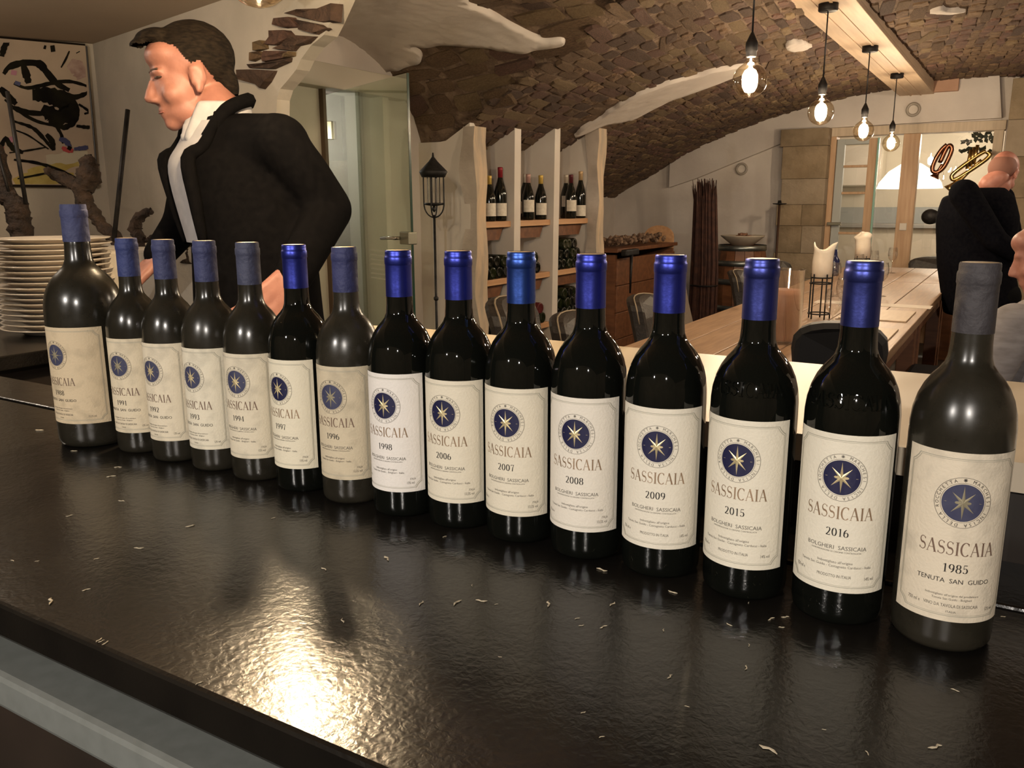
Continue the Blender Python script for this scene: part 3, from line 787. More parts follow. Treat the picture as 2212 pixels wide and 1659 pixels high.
BT = [ # rim height, year, label turn, paper, dust, capsule, old, style, alcohol, label text
 (.3475, '1988', -55, aged, .75, (.042, .048, .115), True, 'tenuta', '12,5% vol', 'magnum wine bottle with yellowed 1988 label, the tallest at the plate stack end'),
 (.3015, '1991', -44, (.70, .60, .43), .7, (.028, .040, .135), True, 'tenuta', '12% vol', 'dusty wine bottle labelled 1991 with faded medallion, beside the magnum'),
 (.3010, '1992', -52, (.73, .64, .48), .7, cold, True, 'tenuta', '12% vol', 'dusty wine bottle with dull blue capsule, labelled 1992'),
 (.3010, '1993', -50, (.74, .67, .52), .75, cold, True, 'tenuta', '12% vol', 'dusty wine bottle labelled 1993 with dull blue capsule'),
 (.3005, '1994', -42, (.70, .62, .47), .75, (.046, .050, .088), True, 'old', '12% vol', 'dusty wine bottle labelled 1994 with whitish scuffs on its capsule'),
 (.2995, '1997', -48, (.76, .69, .53), 0, cblue, False, 'old', '13% vol', 'clean wine bottle labelled 1997 with shiny blue capsule between dusty ones'),
 (.2985, '1996', -36.5, (.60, .51, .36), .9, (.028, .032, .10), True, 'old', '12,5% vol', 'very dusty wine bottle with stained label of 1996'),
 (.2970, '1998', -34, white, 0, cblue, False, 'old', '13% vol', 'wine bottle labelled 1998 with the whitest paper label'),
 (.2980, '2006', -31, cream, 0, cblue, False, 'mid', '13,5% vol', 'clean wine bottle with cream label of 2006 and blue capsule'),
 (.2990, '2007', -25, cream, 0, (.04, .09, .36), False, 'mid', '13,5% vol', 'clean wine bottle with cream label of 2007 and bright blue capsule'),
 (.2990, '2008', -20.5, (.76, .70, .60), 0, cblue, False, 'mid', '13,5% vol', 'clean wine bottle with pale label of 2008'),
 (.3005, '2009', -10, (.76, .70, .58), 0, cblue, False, 'new', '14% vol', 'clean wine bottle with cream label of 2009'),
 (.2997, '2015', -17, (.76, .70, .57), 0, (.05, .062, .26), False, 'new', '14% vol', 'wine bottle labelled 2015 with raised lettering on its glass shoulder'),
 (.3005, '2016', -5.5, (.77, .71, .58), 0, (.048, .06, .25), False, 'new', '14% vol', 'wine bottle labelled 2016 with raised shoulder lettering, next to the oldest one'),
 (.3020, '1985', 10, (.71, .62, .48), .85, (.042, .037, .040), True, 'tenuta', '12% vol', 'very dusty wine bottle labelled 1985 with grey capsule, nearest of the row'),
]
for i, ((X, Y), t) in enumerate(zip(BPOS, BT)): make_bottle(i, X, Y, *t)
# ================================================================== PENDANTS
filament_m = mat('filament_glow', (1, .8, .5), emit=(1, .84, .66), estr=BULB)
def pendant(x, y, z, ztop, label, r=.0625, fm=None):
    root = empty('pendant_lamp', (x, y, z)); tag(root, label, 'pendant lamp', 'globe bulb pendants')
    prof = []
    for k in range(0, 15):
        a = -PI / 2 + k / 14 * (PI / 2 + 1.05)
        prof.append((max(.001, r * math.cos(a)), r * math.sin(a)))
    prof += [(.022, r * .98), (.017, r * 1.15), (.016, r * 1.3)]
    mklathe('glass_globe', prof, glass_globe, root, 32, capbot=False, captop=False)
    fp = [(.003, -.043), (.017, -.039), (.026, -.022), (.0285, 0), (.0275, .018), (.020, .034), (.007, .043), (.004, .055), (.003, .075)]  # solid body, fattened so its shape takes in the filament's glare
    mklathe('filament_glare', fp, fm or filament_m, root, 16)
    zs = r * 1.28
    mklathe('socket', [(.016, zs), (.019, zs + .004), (.019, zs + .02), (.0215, zs + .022), (.0215, zs + .05), (.019, zs + .054), (.012, zs + .07), (.005, zs + .085)], iron, root, 20)
    mktube('cord', [(0, 0, zs + .08), (0, 0, ztop - z - .01)], .0035, black_plastic, root, 8)
    mklathe('ceiling_cup', [(.004, ztop - z - .035), (.042, ztop - z - .034), (.046, ztop - z - .03), (.046, ztop - z)], iron, root, 24)
    return root
for y, t in zip((3.2, 4.47, 5.77, 7.06), ('globe bulb pendant nearest the bar, largest of the row under the beam', 'second globe bulb pendant of the row under the beam', 'third globe bulb pendant of the row under the beam', 'farthest and smallest globe bulb pendant of the row under the beam')):
    pendant(-.905, y, 1.733, 2.23, t)
bp_ = atd(555, -64, 1.5)
pendant(bp_.x, bp_.y, bp_.z, 2.0, 'glowing globe bulb cut by the top border above the standing man', fm=mat('filament_bar', (1, .8, .5), emit=(1, .80, .56), estr=BULB * 1.6))

# ================================================================== WINE RACK
rack = empty('wine_rack', (-2.9, 4.75, 0)); tag(rack, 'built-in wine rack of white partitions and pine shelves under the vault', 'wine rack')
def rk(o): o.parent = rack; o.location = o.location - Vector((-2.9, 4.75, 0)); return o
YD = (3.98, 4.46, 4.965, 5.54)
for k, y in enumerate(YD):
    pts = [(x, ceilz(x, y) + .02) for x in np.arange(-2.99, -2.62, .04)]
    bm = bmesh.new(); prism(bm, [(-2.65, 0), (-2.99, 0)] + pts, (0, y - .04, 0), Vector((1, 0, 0)), Vector((0, 0, 1)), Vector((0, 1, 0)), .075)
    rk(obj('partition', bm, white_paint))
    if k in (0, 3):
        bm = bmesh.new(); rings = []; rnd = random.Random(k + 2)
        zt = ceilz(-2.63, y) + .0; n = 22
        for q in range(n + 1):
            z = zt * q / n; wx = .045 + .010 * math.sin(q * 1.1 + k); wy = .055 + .014 * math.sin(q * .7 + 2 * k) + rnd.uniform(-.006, .006)
            cy = y + .012 * math.sin(q * .9 + k)
            rings.append([bm.verts.new((-2.63 + sx * wx, cy + sy * wy, z)) for sx, sy in ((-1, -1), (1, -1), (1, 1), (-1, 1))])
        for a, b in zip(rings, rings[1:]):
            for q in range(4):
                f = bm.faces.new((a[q], a[(q + 1) % 4], b[(q + 1) % 4], b[q])); f.material_index = 1 if q == 0 else 0
        bm.faces.new(rings[-1])
        rk(obj('rough_post', bm, [wood_oldpost, plaster_rough]))
SHZ = (1.195, .855, .52)
bays = list(zip(YD, YD[1:]))
for z in SHZ:
    for y0, y1 in bays:
        s_ = rk(mkbox('shelf', (-2.82, (y0 + y1) / 2, z - .018), (.32, y1 - y0 - .08, .036), wood_shelf, None, .003))
        bm = bmesh.new(); a, b = y0 + .04, y1 - .045
        prism(bm, [(a, 0), (b - .02, 0), (b - .07, -.075), (a, -.075)], (-2.70, 0, z - .036), Vector((0, 1, 0)), Vector((0, 0, 1)), Vector((-1, 0, 0)), .03)
        rk(obj('shelf_bracket', bm, wood_dark))
glass_dark = mat('bottle_dark', (.006, .007, .005), rough=.08)
glass_green = mat('bottle_green', (.012, .016, .006), rough=.08)
lab_w = mat('rack_label', (.72, .66, .56), (.62, .56, .46), 60, .7)
CC = dict(red=(.28, .02, .03), maroon=(.10, .015, .02), yellow=(.72, .50, .12), orange=(.62, .26, .08), cream=(.62, .55, .45), black=(.015, .014, .016), pink=(.50, .30, .26), tan=(.55, .38, .2))
bay_n = ('the bay beside the lantern', 'the middle rack bay', 'the bay beside the chest')
def rack_bottle(x, y, z, capc, tall, lz, label):
    b = empty('wine_bottle', (x, y, z)); tag(b, label, 'wine bottle', 'bottles standing on the upper rack shelf')
    s = tall
    burg = [(.03, 0), (.037, .003), (.0385, .01), (.0385, .15 * s), (.036, .17 * s), (.028, .2 * s), (.019, .228 * s), (.0145, .25 * s), (.014, .30 * s)]
    mklathe('glass_body', burg, glass_dark, b, 20)
    mklathe('capsule', [(.0152, .245 * s), (.0148, .288 * s), (.0158, .29 * s), (.0158, .304 * s), (.012, .306 * s)], mat('rack_cap_' + capc, CC[capc], rough=.4, metal=.3), b, 16)
    bm = bmesh.new(); R = .0392; rows = []
    for zz in (lz, lz + .075):
        rows.append([bm.verts.new((R * math.cos(a), R * math.sin(a), zz)) for a in np.linspace(-1.9, .7, 10)])
    for q in range(9): bm.faces.new((rows[0][q], rows[0][q + 1], rows[1][q + 1], rows[1][q]))
    obj('label', bm, lab_w, b, True)
SB = [[(1045, 1, 'tan', .95, .05), (1057, 0, 'yellow', .86, .03), (1063, 2, 'maroon', 1.0, .06), (1071, 1, 'black', 1.0, .06), (1083, 0, 'red', 1.03, .03)],
      [(1134, 1, 'cream', .95, .04), (1141, 0, 'pink', .93, .05), (1154, 1, 'black', 1.08, .04), (1168, 0, 'yellow', .92, .03), (1184, 0, 'orange', .98, .04)],
      [(1222, 1, 'cream', .98, .08), (1233, 0, 'maroon', .97, .05), (1244, 1, 'black', .97, .04), (1256, 0, 'tan', 1.06, .015)]]
for k, bay in enumerate(SB):
    used = []
    for j, (u, row, c, tl, lz) in enumerate(bay):
        P = atX(u, 440, -2.70 - .085 * row); y = min(max(P.y, bays[k][0] + .095), bays[k][1] - .095)
        xx = P.x
        while any(math.hypot(xx - a, y - b) < .0785 for a, b in used):
            y += .004
            if y > bays[k][1] - .095: xx -= .02; y = bays[k][0] + .095
        used.append((xx, y))
        rack_bottle(xx, y, SHZ[0] + .0005, c, tl, lz, '%s-capped wine bottle standing on the upper shelf of %s' % (c, bay_n[k]))
LY = None
lying = None
def lying_bottle(x, y, z, label, m):
    global LY
    if LY is None:
        bm = bmesh.new(); lathe(bm, [(.0145, 0), (.0145, .07), (.02, .095), (.033, .12), (.0375, .145), (.0375, .29), (.034, .298), (.02, .292)], 18); LY = bm
        me = bpy.data.meshes.new('lying'); bmesh.ops.recalc_face_normals(bm, faces=bm.faces); bm.to_mesh(me); me.polygons.foreach_set('use_smooth', [True] * len(me.polygons)); LY = me
    me = LY
    if m.name not in TM:
        q = me.copy(); q.materials.clear(); q.materials.append(m); TM[m.name] = q
    o = bpy.data.objects.new('wine_bottle', TM[m.name]); col.objects.link(o); o.location = (x, y, z); o.rotation_euler = (0, PI / 2, 0)
    tag(o, label, 'wine bottle', label)
red_b = mat('bottle_red', (.10, .02, .02), rough=.12)
for lev, (z, name) in enumerate(((SHZ[1], 'middle'), (SHZ[2], 'lower'))):
    for k, (y0, y1) in enumerate(bays):
        rows = [[5, 4], [3, 2], [5, 4, 3]][k] if lev == 0 else [[5, 4], [4, 3], [5, 4, 3]][k]
        yy = y0 + .085 + (.05 if k == 1 else 0)
        for r_, n in enumerate(rows):
            for q in range(n):
                y = yy + q * .0765 + r_ * .03825 + .004
                if y > y1 - .085: continue
                lying_bottle(-2.965 + rr.uniform(-.0, .02), y, z + .038 + r_ * .0665, 'dark bottle lying piled on the %s shelf of %s' % (name, bay_n[k]), red_b if (lev == 1 and k == 1 and r_ == 1) else (glass_green if rr.random() < .4 else glass_dark))

# ================================================================== LANTERN, GLASS DOOR
P = atd(937, 420, 4.0); e = 4.0 / FPX
ln = empty('lantern_stand', (P.x, P.y, 0)); tag(ln, 'black iron candle lantern on a tall thin pole beside the glass door', 'lantern')
zof = lambda v, d, u=937: atd(u, v, d).z
z0, z1, z2, z3, z4 = zof(470, 4), zof(440, 4), zof(383, 4), zof(370, 4), zof(340, 4)
mktube('pole', [(0, 0, 0.02), (0, 0, z0 + .012)], .0065, iron, ln)
mklathe('pole_knob', [(.004, -.014), (.012, -.006), (.012, .006), (.004, .014)], iron, ln, 12, (0, 0, zof(650, 4)))
mklathe('foot', [(.14, 0), (.14, .01), (.02, .02), (.008, .04)], iron, ln, 24)
mklathe('roof', [(.056, z2), (.068, z3 - .004), (.066, z3), (.022, (z3 + z4) / 2 + .012), (.006, z4), (.003, z4 + .02)], iron, ln, 24)
mklathe('candle_tray', [(.005, z1 - .012), (.044, z1 - .006), (.048, z1 + .004), (.04, z1)], iron, ln, 24)
mklathe('drop', [(.002, z1 - .04), (.010, z1 - .03), (.010, z1 - .022), (.004, z1 - .01)], iron, ln, 12)
for k in range(2):
    a = k * PI / 2 + .35; c, s = math.cos(a), math.sin(a); R = .05
    pts = [(R * c, R * s, z3)] + [(R * c, R * s, z3 + (z1 - z3) * q / 4) for q in range(1, 5)] + [(R * math.cos(t) * c, R * math.cos(t) * s, z0 + (z1 - z0) * (1 - math.sin(t)) * 1) for t in np.linspace(.15, PI - .15, 12)] + [(-R * c, -R * s, z1 + (z3 - z1) * q / 4) for q in range(0, 5)]
    mktube('hoop', pts, .0035, iron, ln, 6)
    for sg in (-1, 1): mktube('rod', [(sg * R * .6 * c, sg * R * .6 * s, z1), (sg * R * .6 * c, sg * R * .6 * s, z2)], .0022, iron, ln, 6)
mklathe('chimney_glass', [(.030, z1 + .004), (.030, z2 - .006)], glass_clear, ln, 20, captop=False, capbot=False)

hp = atd(700, 207, 4.25); fp_ = atd(880, 157, 3.53)
gd = empty('glass_door', (hp.x, hp.y, 0)); tag(gd, 'frameless glass door standing open with a metal lever handle', 'glass door')
dv = Vector((fp_.x - hp.x, fp_.y - hp.y, 0)); wd_ = dv.length; gd.rotation_euler.z = math.atan2(dv.y, dv.x); zt = (hp.z + fp_.z) / 2
mkbox('pane', (wd_ / 2, 0, zt / 2 + .01), (wd_, .008, zt - .02), glass_door, gd)
mkbox('pane_edge', (wd_ + .002, 0, zt / 2 + .01), (.004, .010, zt - .02), mat('glass_edge_dark', (.02, .05, .035), rough=.2), gd)
zh = atd(880, 518, 3.53).z
lk = mkbox('lock_case', (wd_ - .035, 0, zh), (.085, .045, .055), mat('brushed_metal', (.34, .33, .26), rough=.35, metal=.8), gd, .004)
mktube('lever_handle', [(-.02, -.03, 0), (-.02, -.055, 0), (-.06, -.058, 0), (-.15, -.058, -.004)], .008, chrome, lk, 10)
hg = mkbox('hinge', (.05, -.01, atd(712, 280, 4.2).z), (.03, .03, .09), chrome, gd, .003)
for q in range(7):  # thin pale stripes laid across the pane
    mkbox('pale_stripe', (wd_ - .24, -.0045, atd(810, 548 + q * 11, 3.7).z), (.36, .001, .007), mat('stripe_pale', (.6, .62, .52), rough=.9), gd)

# ================================================================== PLATES
pc = atz(134, 716, CT)
pprof = [(.001, .004), (.085, .004), (.088, .0), (.095, .001), (.105, .007), (.150, .0175), (.1545, .0195), (.1535, .0215), (.149, .0205), (.104, .0105), (.092, .0075), (.001, .0075)]
pm_ = None
ORD = 'first second third fourth fifth sixth seventh eighth ninth tenth eleventh twelfth thirteenth fourteenth fifteenth sixteenth seventeenth eighteenth'.split()
for k in range(18):
    if pm_ is None:
        p0 = mklathe('plate', pprof, porcelain, None, 48, captop=False, capbot=False); pm_ = p0.data; o = p0
    else:
        o = bpy.data.objects.new('plate', pm_); col.objects.link(o)
    sc_ = 1 if k > 1 else .97
    o.scale = (.95, .95, 1); o.location = (pc.x + rr.uniform(-.004, .004), pc.y + rr.uniform(-.004, .004), CT + .0005 + k * .01405); o.rotation_euler.z = rr.uniform(0, 6)
    tag(o, 'topmost cream dinner plate of the tall stack' if k == 17 else ('bottom cream dinner plate of the tall stack' if k == 0 else '%s cream dinner plate from the top of the tall stack' % ORD[17 - k]), 'plate', 'stacked dinner plates')

# ================================================================== PAINTING
N1 = -n1
def on_L1(u, v, off=.03):
    r = ray(u, v); o = Vector((c0.x, c0.y, 0)) + N1 * off; t = (o - CAM).dot(N1) / r.dot(N1); return CAM + r * t
def L1p(u, v, off):
    return on_L1(u, v, off)
pt = empty('painting', tuple(L1p(95, 402, .0))); tag(pt, 'abstract painting of black swirls on pale canvas in a thin black frame', 'painting')
def pworld(name, V, F, m):
    o = obj(name, ([v - pt.location for v in V], F), m, pt); return o
cs = [(-45, 81), (184, 101), (209, 401), (-35, 398)]
def slab(name, q, o0, o1, m):
    V = [L1p(u, v, o0) for u, v in q]; V2 = [v + N1 * (o1 - o0) for v in V]
    n = len(q); pworld(name, V + V2, [tuple(range(n))[::-1], tuple(range(n, 2 * n))] + [(i, (i + 1) % n, n + (i + 1) % n, n + i) for i in range(n)], m)
slab('canvas', cs, .002, .028, mat('canvas_paint', (.43, .34, .26), (.52, .42, .32), 5, .8))
blk = mat('paint_black', (.006, .005, .005), (.018, .016, .009), 12, .8, spec=.1)
for a, b in zip(cs, cs[1:] + cs[:1]):
    A, B = L1p(*a, .002), L1p(*b, .002); bm = bmesh.new(); tube(bm, [A + N1 * .015, B + N1 * .015], .010, 4); o = obj('frame_bar', bm, mat('frame_black', (.02, .014, .01), rough=.4), pt)
    for v in o.data.vertices: v.co -= pt.location
paints = dict(k=blk, y=mat('paint_ochre', (.42, .31, .06), (.52, .42, .12), 20, .6), r=mat('paint_red', (.45, .04, .04), rough=.5), b=mat('paint_blue', (.03, .035, .13), rough=.5), p=mat('paint_pink', (.45, .18, .26), rough=.5), w=mat('paint_pale', (.55, .50, .38), rough=.6), m=mat('paint_mauve', (.30, .18, .16), (.45, .33, .28), 30, .7))
strokes = [('y', [(30, 395), (60, 385), (110, 388), (160, 380)], 26), ('y', [(60, 372), (120, 362), (170, 352)], 20), ('w', [(100, 345), (150, 340), (190, 335)], 26), ('m', [(150, 135), (170, 150), (178, 170)], 34),
    ('k', [(8, 160), (20, 145), (50, 136), (84, 138), (100, 155), (122, 180), (150, 195)], 16), ('k', [(50, 140), (58, 165), (62, 180)], 16), ('k', [(30, 180), (60, 190), (110, 180), (150, 176), (190, 186)], 9),
    ('k', [(70, 205), (100, 205), (130, 215), (150, 230), (140, 250), (115, 255)], 44), ('k', [(100, 200), (130, 200), (160, 210), (192, 200)], 13), ('k', [(90, 235), (115, 250), (120, 270)], 34), ('k', [(150, 225), (165, 245), (160, 262), (140, 275), (122, 268)], 13),
    ('k', [(28, 232), (55, 242), (95, 246)], 13), ('k', [(10, 215), (40, 240), (80, 262), (120, 272), (140, 280)], 7), ('k', [(0, 190), (20, 210), (35, 225)], 16), ('k', [(118, 268), (132, 290), (136, 310)], 7), ('k', [(30, 262), (70, 276), (95, 300), (112, 322)], 8), ('k', [(100, 290), (112, 305), (116, 325)], 13),
    ('k', [(30, 280), (60, 292), (90, 312), (105, 322)], 4), ('k', [(150, 110), (142, 128), (132, 146)], 5), ('k', [(113, 98), (115, 112)], 10), ('k', [(168, 112), (169, 114)], 9), ('k', [(98, 98), (96, 106)], 6), ('k', [(20, 85), (10, 100), (4, 122)], 14), ('k', [(170, 225), (185, 235), (192, 242), (182, 246)], 6), ('k', [(165, 272), (190, 275), (200, 272)], 8),
    ('k', [(30, 345), (80, 352), (130, 368), (165, 385)], 7), ('k', [(20, 330), (60, 325), (100, 318)], 4), ('k', [(0, 322), (12, 300), (28, 320), (50, 330)], 12), ('k', [(38, 386), (80, 378), (120, 370)], 5), ('b', [(128, 300), (142, 305), (152, 318)], 12), ('b', [(160, 322), (178, 320), (190, 318)], 10), ('r', [(134, 318), (144, 324), (158, 326)], 11), ('k', [(146, 318), (154, 322)], 11), ('p', [(24, 156), (36, 158)], 11), ('b', [(32, 178), (44, 182)], 9), ('p', [(22, 296), (28, 306)], 8), ('r', [(0, 318), (8, 322)], 8)]
for q, (c, P, wpx) in enumerate(strokes):
    pts = catmull([(u, v, 0) for u, v in P], 5) if len(P) > 2 else [Vector((u, v, 0)) for u, v in P]
    V = []; F = []; rnd = random.Random(q)
    n = len(pts)
    for i, p in enumerate(pts):
        d = pts[min(i + 1, n - 1)] - pts[max(i - 1, 0)]; l = d.length or 1; w = wpx / 2 * (.55 + .45 * math.sin(PI * (i + .6) / (n + .2))) * rnd.uniform(.8, 1.2)
        nx, ny = -d.y / l * w, d.x / l * w
        for sg in (1, -1):
            uu, vv_ = min(max(p.x + sg * nx, -40), 203 - (400 - p.y) * .075), min(max(p.y + sg * ny, 92), 398); V.append(L1p(uu, vv_, .0285 + q * .00012))
    for i in range(n - 1): F.append((2 * i, 2 * i + 1, 2 * i + 3, 2 * i + 2))
    pworld('paint_stroke', V, F, paints[c])

# ================================================================== VINE WOOD PIECES ON A LEDGE
lc = atd(180, 530, 2.85)
lg = struct(mkbox('wall_ledge', (lc.x - .15, lc.y + .15, .585), (1.5, .55, 1.17), plaster_old, None, .01, math.atan2(L2d.y, L2d.x)))
bark = mat('vine_bark', (.011, .006, .004), (.035, .019, .011), 30, .85, bump=.9, bscale=50)
bark2 = mat('vine_bark_light', (.018, .010, .006), (.05, .028, .016), 30, .85, bump=.9, bscale=50)
def vine(name, chains, d, m, label, rods=()):
    root = None
    for q, (P, rad) in enumerate(chains):
        pts = catmull([tuple(atd(u, v, d)) for u, v in P], 5); n = len(pts)
        rs_ = np.interp(np.linspace(0, 1, n), np.linspace(0, 1, len(rad)), rad)
        rnd = random.Random(q + 5)
        bm = bmesh.new(); rings = tube(bm, pts, [r_ * d / FPX * rnd.uniform(.88, 1.14) for r_ in rs_], 12)
        for ring in rings:
            for v in ring: v.co += Vector((rnd.uniform(-1, 1), rnd.uniform(-1, 1), rnd.uniform(-1, 1))) * .0035
        if root is None:
            root = obj(name, bm, m, None, True); base = min(pts, key=lambda p: p.z)
        else: obj('branch', bm, m, root, True)
    for a, b, r_ in rods:
        mktube('iron_rod', [atd(*a, d - .02), atd(*b, d - .02)], r_ * d / FPX, iron, root, 8)
    return tag(root, label, 'driftwood', 'gnarled vine wood pieces')
vine('vine_wood', [([(-25, 300), (-5, 340), (5, 400), (22, 430), (38, 450), (42, 478), (48, 520), (48, 560)], [14, 16, 18, 20, 22, 26, 22, 22])], 2.62, bark, 'thick dark vine trunk on a black foot at the left border', [((16, 198), (56, 440), 4.5), ((-3, 330), (20, 420), 3)])
vine('vine_wood', [([(200, 338), (192, 352), (190, 385), (178, 412), (186, 440), (206, 465), (224, 492), (252, 518), (262, 560)], [6, 18, 24, 22, 16, 14, 12, 14, 14]), ([(182, 398), (160, 396), (128, 382), (100, 368)], [14, 13, 12, 8])], 2.7, bark2, 'forked reddish vine branch with a long iron rod leaning by it', [((276, 237), (246, 520), 5)])
vine('vine_wood', [([(328, 455), (312, 462), (298, 474), (292, 495), (302, 520), (305, 565)], [6, 9, 11, 14, 12, 12]), ([(300, 518), (316, 520), (330, 512)], [5, 5, 4])], 2.6, bark2, 'small hooked vine stump beside the magnum')
vine('vine_wood', [([(392, 330), (384, 372), (378, 405), (385, 440), (378, 478), (388, 520), (390, 570)], [6, 9, 12, 18, 22, 24, 22])], 2.55, bark2, 'thick brown vine stump half hidden by the standing man')

# ================================================================== DINING TABLES AND CHAIRS
tname = ('dining table section nearest the bar, made of broad brown planks', 'middle dining table section beneath the pendants', 'farthest dining table section towards the glazed door')
TX0, TX1 = -1.285, -.372
for k, (y0, y1) in enumerate(((2.95, 4.86), (4.87, 6.45), (6.46, 7.9))):
    t = empty('dining_table', ((TX0 + TX1) / 2, (y0 + y1) / 2, 0)); tag(t, tname[k], 'table', 'long row of dining tables')
    w = (TX1 - TX0) / 5
    for q in range(5): mkbox('plank', ((q - 2) * w, 0, .73), (w - .004, y1 - y0, .04), wood_table, t, .003)
    for sx in (-1, 1):
        for sy in (-1, 1): mkbox('leg', (sx * .38, sy * ((y1 - y0) / 2 - .1), .355), (.08, .08, .71), wood_dark, t, .004)
    for sx in (-1, 1): mkbox('apron', (sx * .40, 0, .66), (.025, y1 - y0 - .28, .1), wood_dark, t)  # legs and aprons coloured dark to stand in for shade under the table
paper = mat('paper_white', (.72, .64, .54), rough=.8)
for (yy, x0_, x1_, n_) in ((4.92, -.95, -.36, 'white paper runner lying across the joint of the tables'), ):
    tag(mkbox('table_runner', ((x0_ + x1_) / 2, yy, .7515), (x1_ - x0_, .14, .003), paper), n_, 'runner')
for yy, n_ in ((3.75, 'pale wooden place board on the near table section'), (4.45, 'pale place board just before the white runner')):
    tag(mkbox('place_mat', (-.56, yy, .7535), (.3, .42, .007), mat('mat_wood', (.48, .35, .22), (.55, .42, .28), 6, .5, stretch=(8, 1, 1)), None, .002), n_, 'place mat')
def chair(loc, rz, zt, m, label, wdt=.44, rim=True):
    c = empty('chair', loc, rz); tag(c, label, 'chair', 'dining chairs')
    bm = bmesh.new(); n = 12; rings = []
    # backrest: curved upholstered panel, sits at local -Y, faces +Y
    outl = []
    h0 = .44; hh = zt - h0
    for a in np.linspace(0, 1, 9): outl.append((-wdt / 2 + .015 * math.sin(PI * a), h0 + hh * .82 * a))
    for a in np.linspace(PI, 0, 11)[1:-1]: outl.append((wdt / 2 * math.cos(a), h0 + hh * (.82 + .18 * math.sin(a) ** .7)))
    for a in np.linspace(1, 0, 9): outl.append((wdt / 2 - .015 * math.sin(PI * a), h0 + hh * .82 * a))
    def P(x, z, o): return Vector((x, -.2 - .12 * (z - h0) / .5 + .06 * (x / (wdt / 2)) ** 2 + o, z))
    A = [bm.verts.new(P(x, z, .03)) for x, z in outl]; B = [bm.verts.new(P(x, z, -.03)) for x, z in outl]
    C1 = [bm.verts.new(P(x * .92, h0 + (z - h0) * .95 + .01, .045)) for x, z in outl]; C2 = [bm.verts.new(P(x * .92, h0 + (z - h0) * .95 + .01, -.045)) for x, z in outl]
    k = len(outl)
    for i in range(k):
        j = (i + 1) % k
        bm.faces.new((A[i], A[j], B[j], B[i])); bm.faces.new((A[i], C1[i], C1[j], A[j])); bm.faces.new((B[i], B[j], C2[j], C2[i]))
    bm.faces.new(C1); bm.faces.new(C2[::-1])
    bk = obj('backrest', bm, m, c)
    if rim:
        mktube('edging', [P(x, z, .0) + Vector((0, 0, .004)) for x, z in outl[6:-6]], .004, mat('edging_tan', (.30, .23, .15), rough=.5), bk, 6)  # thin tan tube along the backrest's upper edge
    mkbox('seat', (0, .02, .45), (wdt, .44, .09), m, c, .025)
    for sx in (-1, 1):
        for sy in (-1, 1):
            mktube('leg', [(sx * (wdt / 2 - .04), .02 + sy * .17, .42), (sx * (wdt / 2 - .02), .02 + sy * .2, 0)], [.018, .013], wood_dark, c, 8)
    return c
for y, zt, m_, t in ((2.98, .92, leather, 'dark leather chair with high back nearest the wine rack'), (3.47, .80, leather, 'low dark chair with light piping beside the near table section'), (4.35, .80, leather, 'low leather chair before the ribbed brown chair'), (5.0, .97, fabric_brown, 'grey-brown ribbed fabric chair with high back beside the table'), (6.2, .81, leather, 'low dark chair, nearest of the three far chairs along the table'), (6.8, .81, leather, 'middle of the three far low chairs along the table'), (7.4, .81, leather, 'farthest of the three far low chairs along the table')):
    chair((-1.5 - (.06 if zt > .95 else 0), y, 0), -PI / 2 + (.25 if zt > .9 else .05), zt, m_, t)
bc = atz(1800, 686, .96)
chair((bc.x, bc.y + .24, 0), .1, .96, mat('black_leather', (.008, .008, .009), rough=.6), 'black round-backed chair at the bar end of the table', .27, False)
chair((-.62, 8.2, 0), PI, .82, leather, 'dark chair at the far table end by the glazed door', .44, False)
blkl = mat('black_leather', (.008, .008, .009), rough=.6)
chair((-.17, 3.85, 0), PI / 2, .80, blkl, 'black chair added to darken the space under the table beside the seated guest', .46, False)  # added chair, its black hides the lit view under the table
chair((-.17, 4.42, 0), PI / 2, .80, blkl, 'black chair added to darken the space under the table before the bending man', .46, False)  # second added chair, standing in for the dark under the table
chair((.0, 7.0, 0), PI / 2, .84, leather, 'dark chair beyond the bending man along the tables', .44, False)

# ------------------------------------------------------------------ table ware
def wine_glass(P, h, label):
    g = mklathe('wine_glass', [(.030, 0), (.032, .002), (.006, .006), (.0035, .02), (.0035, .42 * h), (.012, .46 * h), (.030, .58 * h), (.036, .72 * h), (.034, .86 * h), (.029, h)], glass_clear, None, 24, P, captop=False)
    tag(g, label, 'glass', 'wine glasses on the table')
for (u, v, h), t in zip([(1836, 655, .2), (1818, 690, .2), (1852, 612, .2), (1884, 600, .2), (1902, 640, .2), (1800, 640, .2), (1624, 660, .22), (1796, 722, .19), (1870, 585, .2), (1925, 590, .2)],
        ['wine glass close behind the candle stand', 'wine glass just in front of the candle stand', 'wine glass before the far candle', 'wine glass between far candle and bending man', 'empty glass beside the white runner', 'wine glass behind the near candle stand', 'tall wine glass by the ribbed brown chair', 'small wine glass nearest the round-backed black chair', 'wine glass beside the far candle', 'wine glass farthest along the table']):
    P = atz(u, v, .75); wine_glass((P.x, P.y, .75), h, t)
P = atz(1689, 740, .75)
hv = mklathe('hurricane_glass', [(.066, 0), (.07, .004), (.07, .29), (.073, .292), (.067, .29), (.066, .012), (.002, .010)], glass_clear, None, 36, (P.x, P.y, .75), captop=False, capbot=False); tag(hv, 'large glass cylinder vase holding a reddish candle', 'glass vase')
tag(mklathe('pillar_candle', [(.055, .0), (.06, .004), (.061, .18), (.056, .2), (.03, .185), (.002, .18)], mat('wax_rust', (.27, .10, .05), (.36, .16, .09), 10, .5), None, 28, (P.x, P.y, .763)), 'rust-coloured pillar candle inside the large glass vase', 'candle')
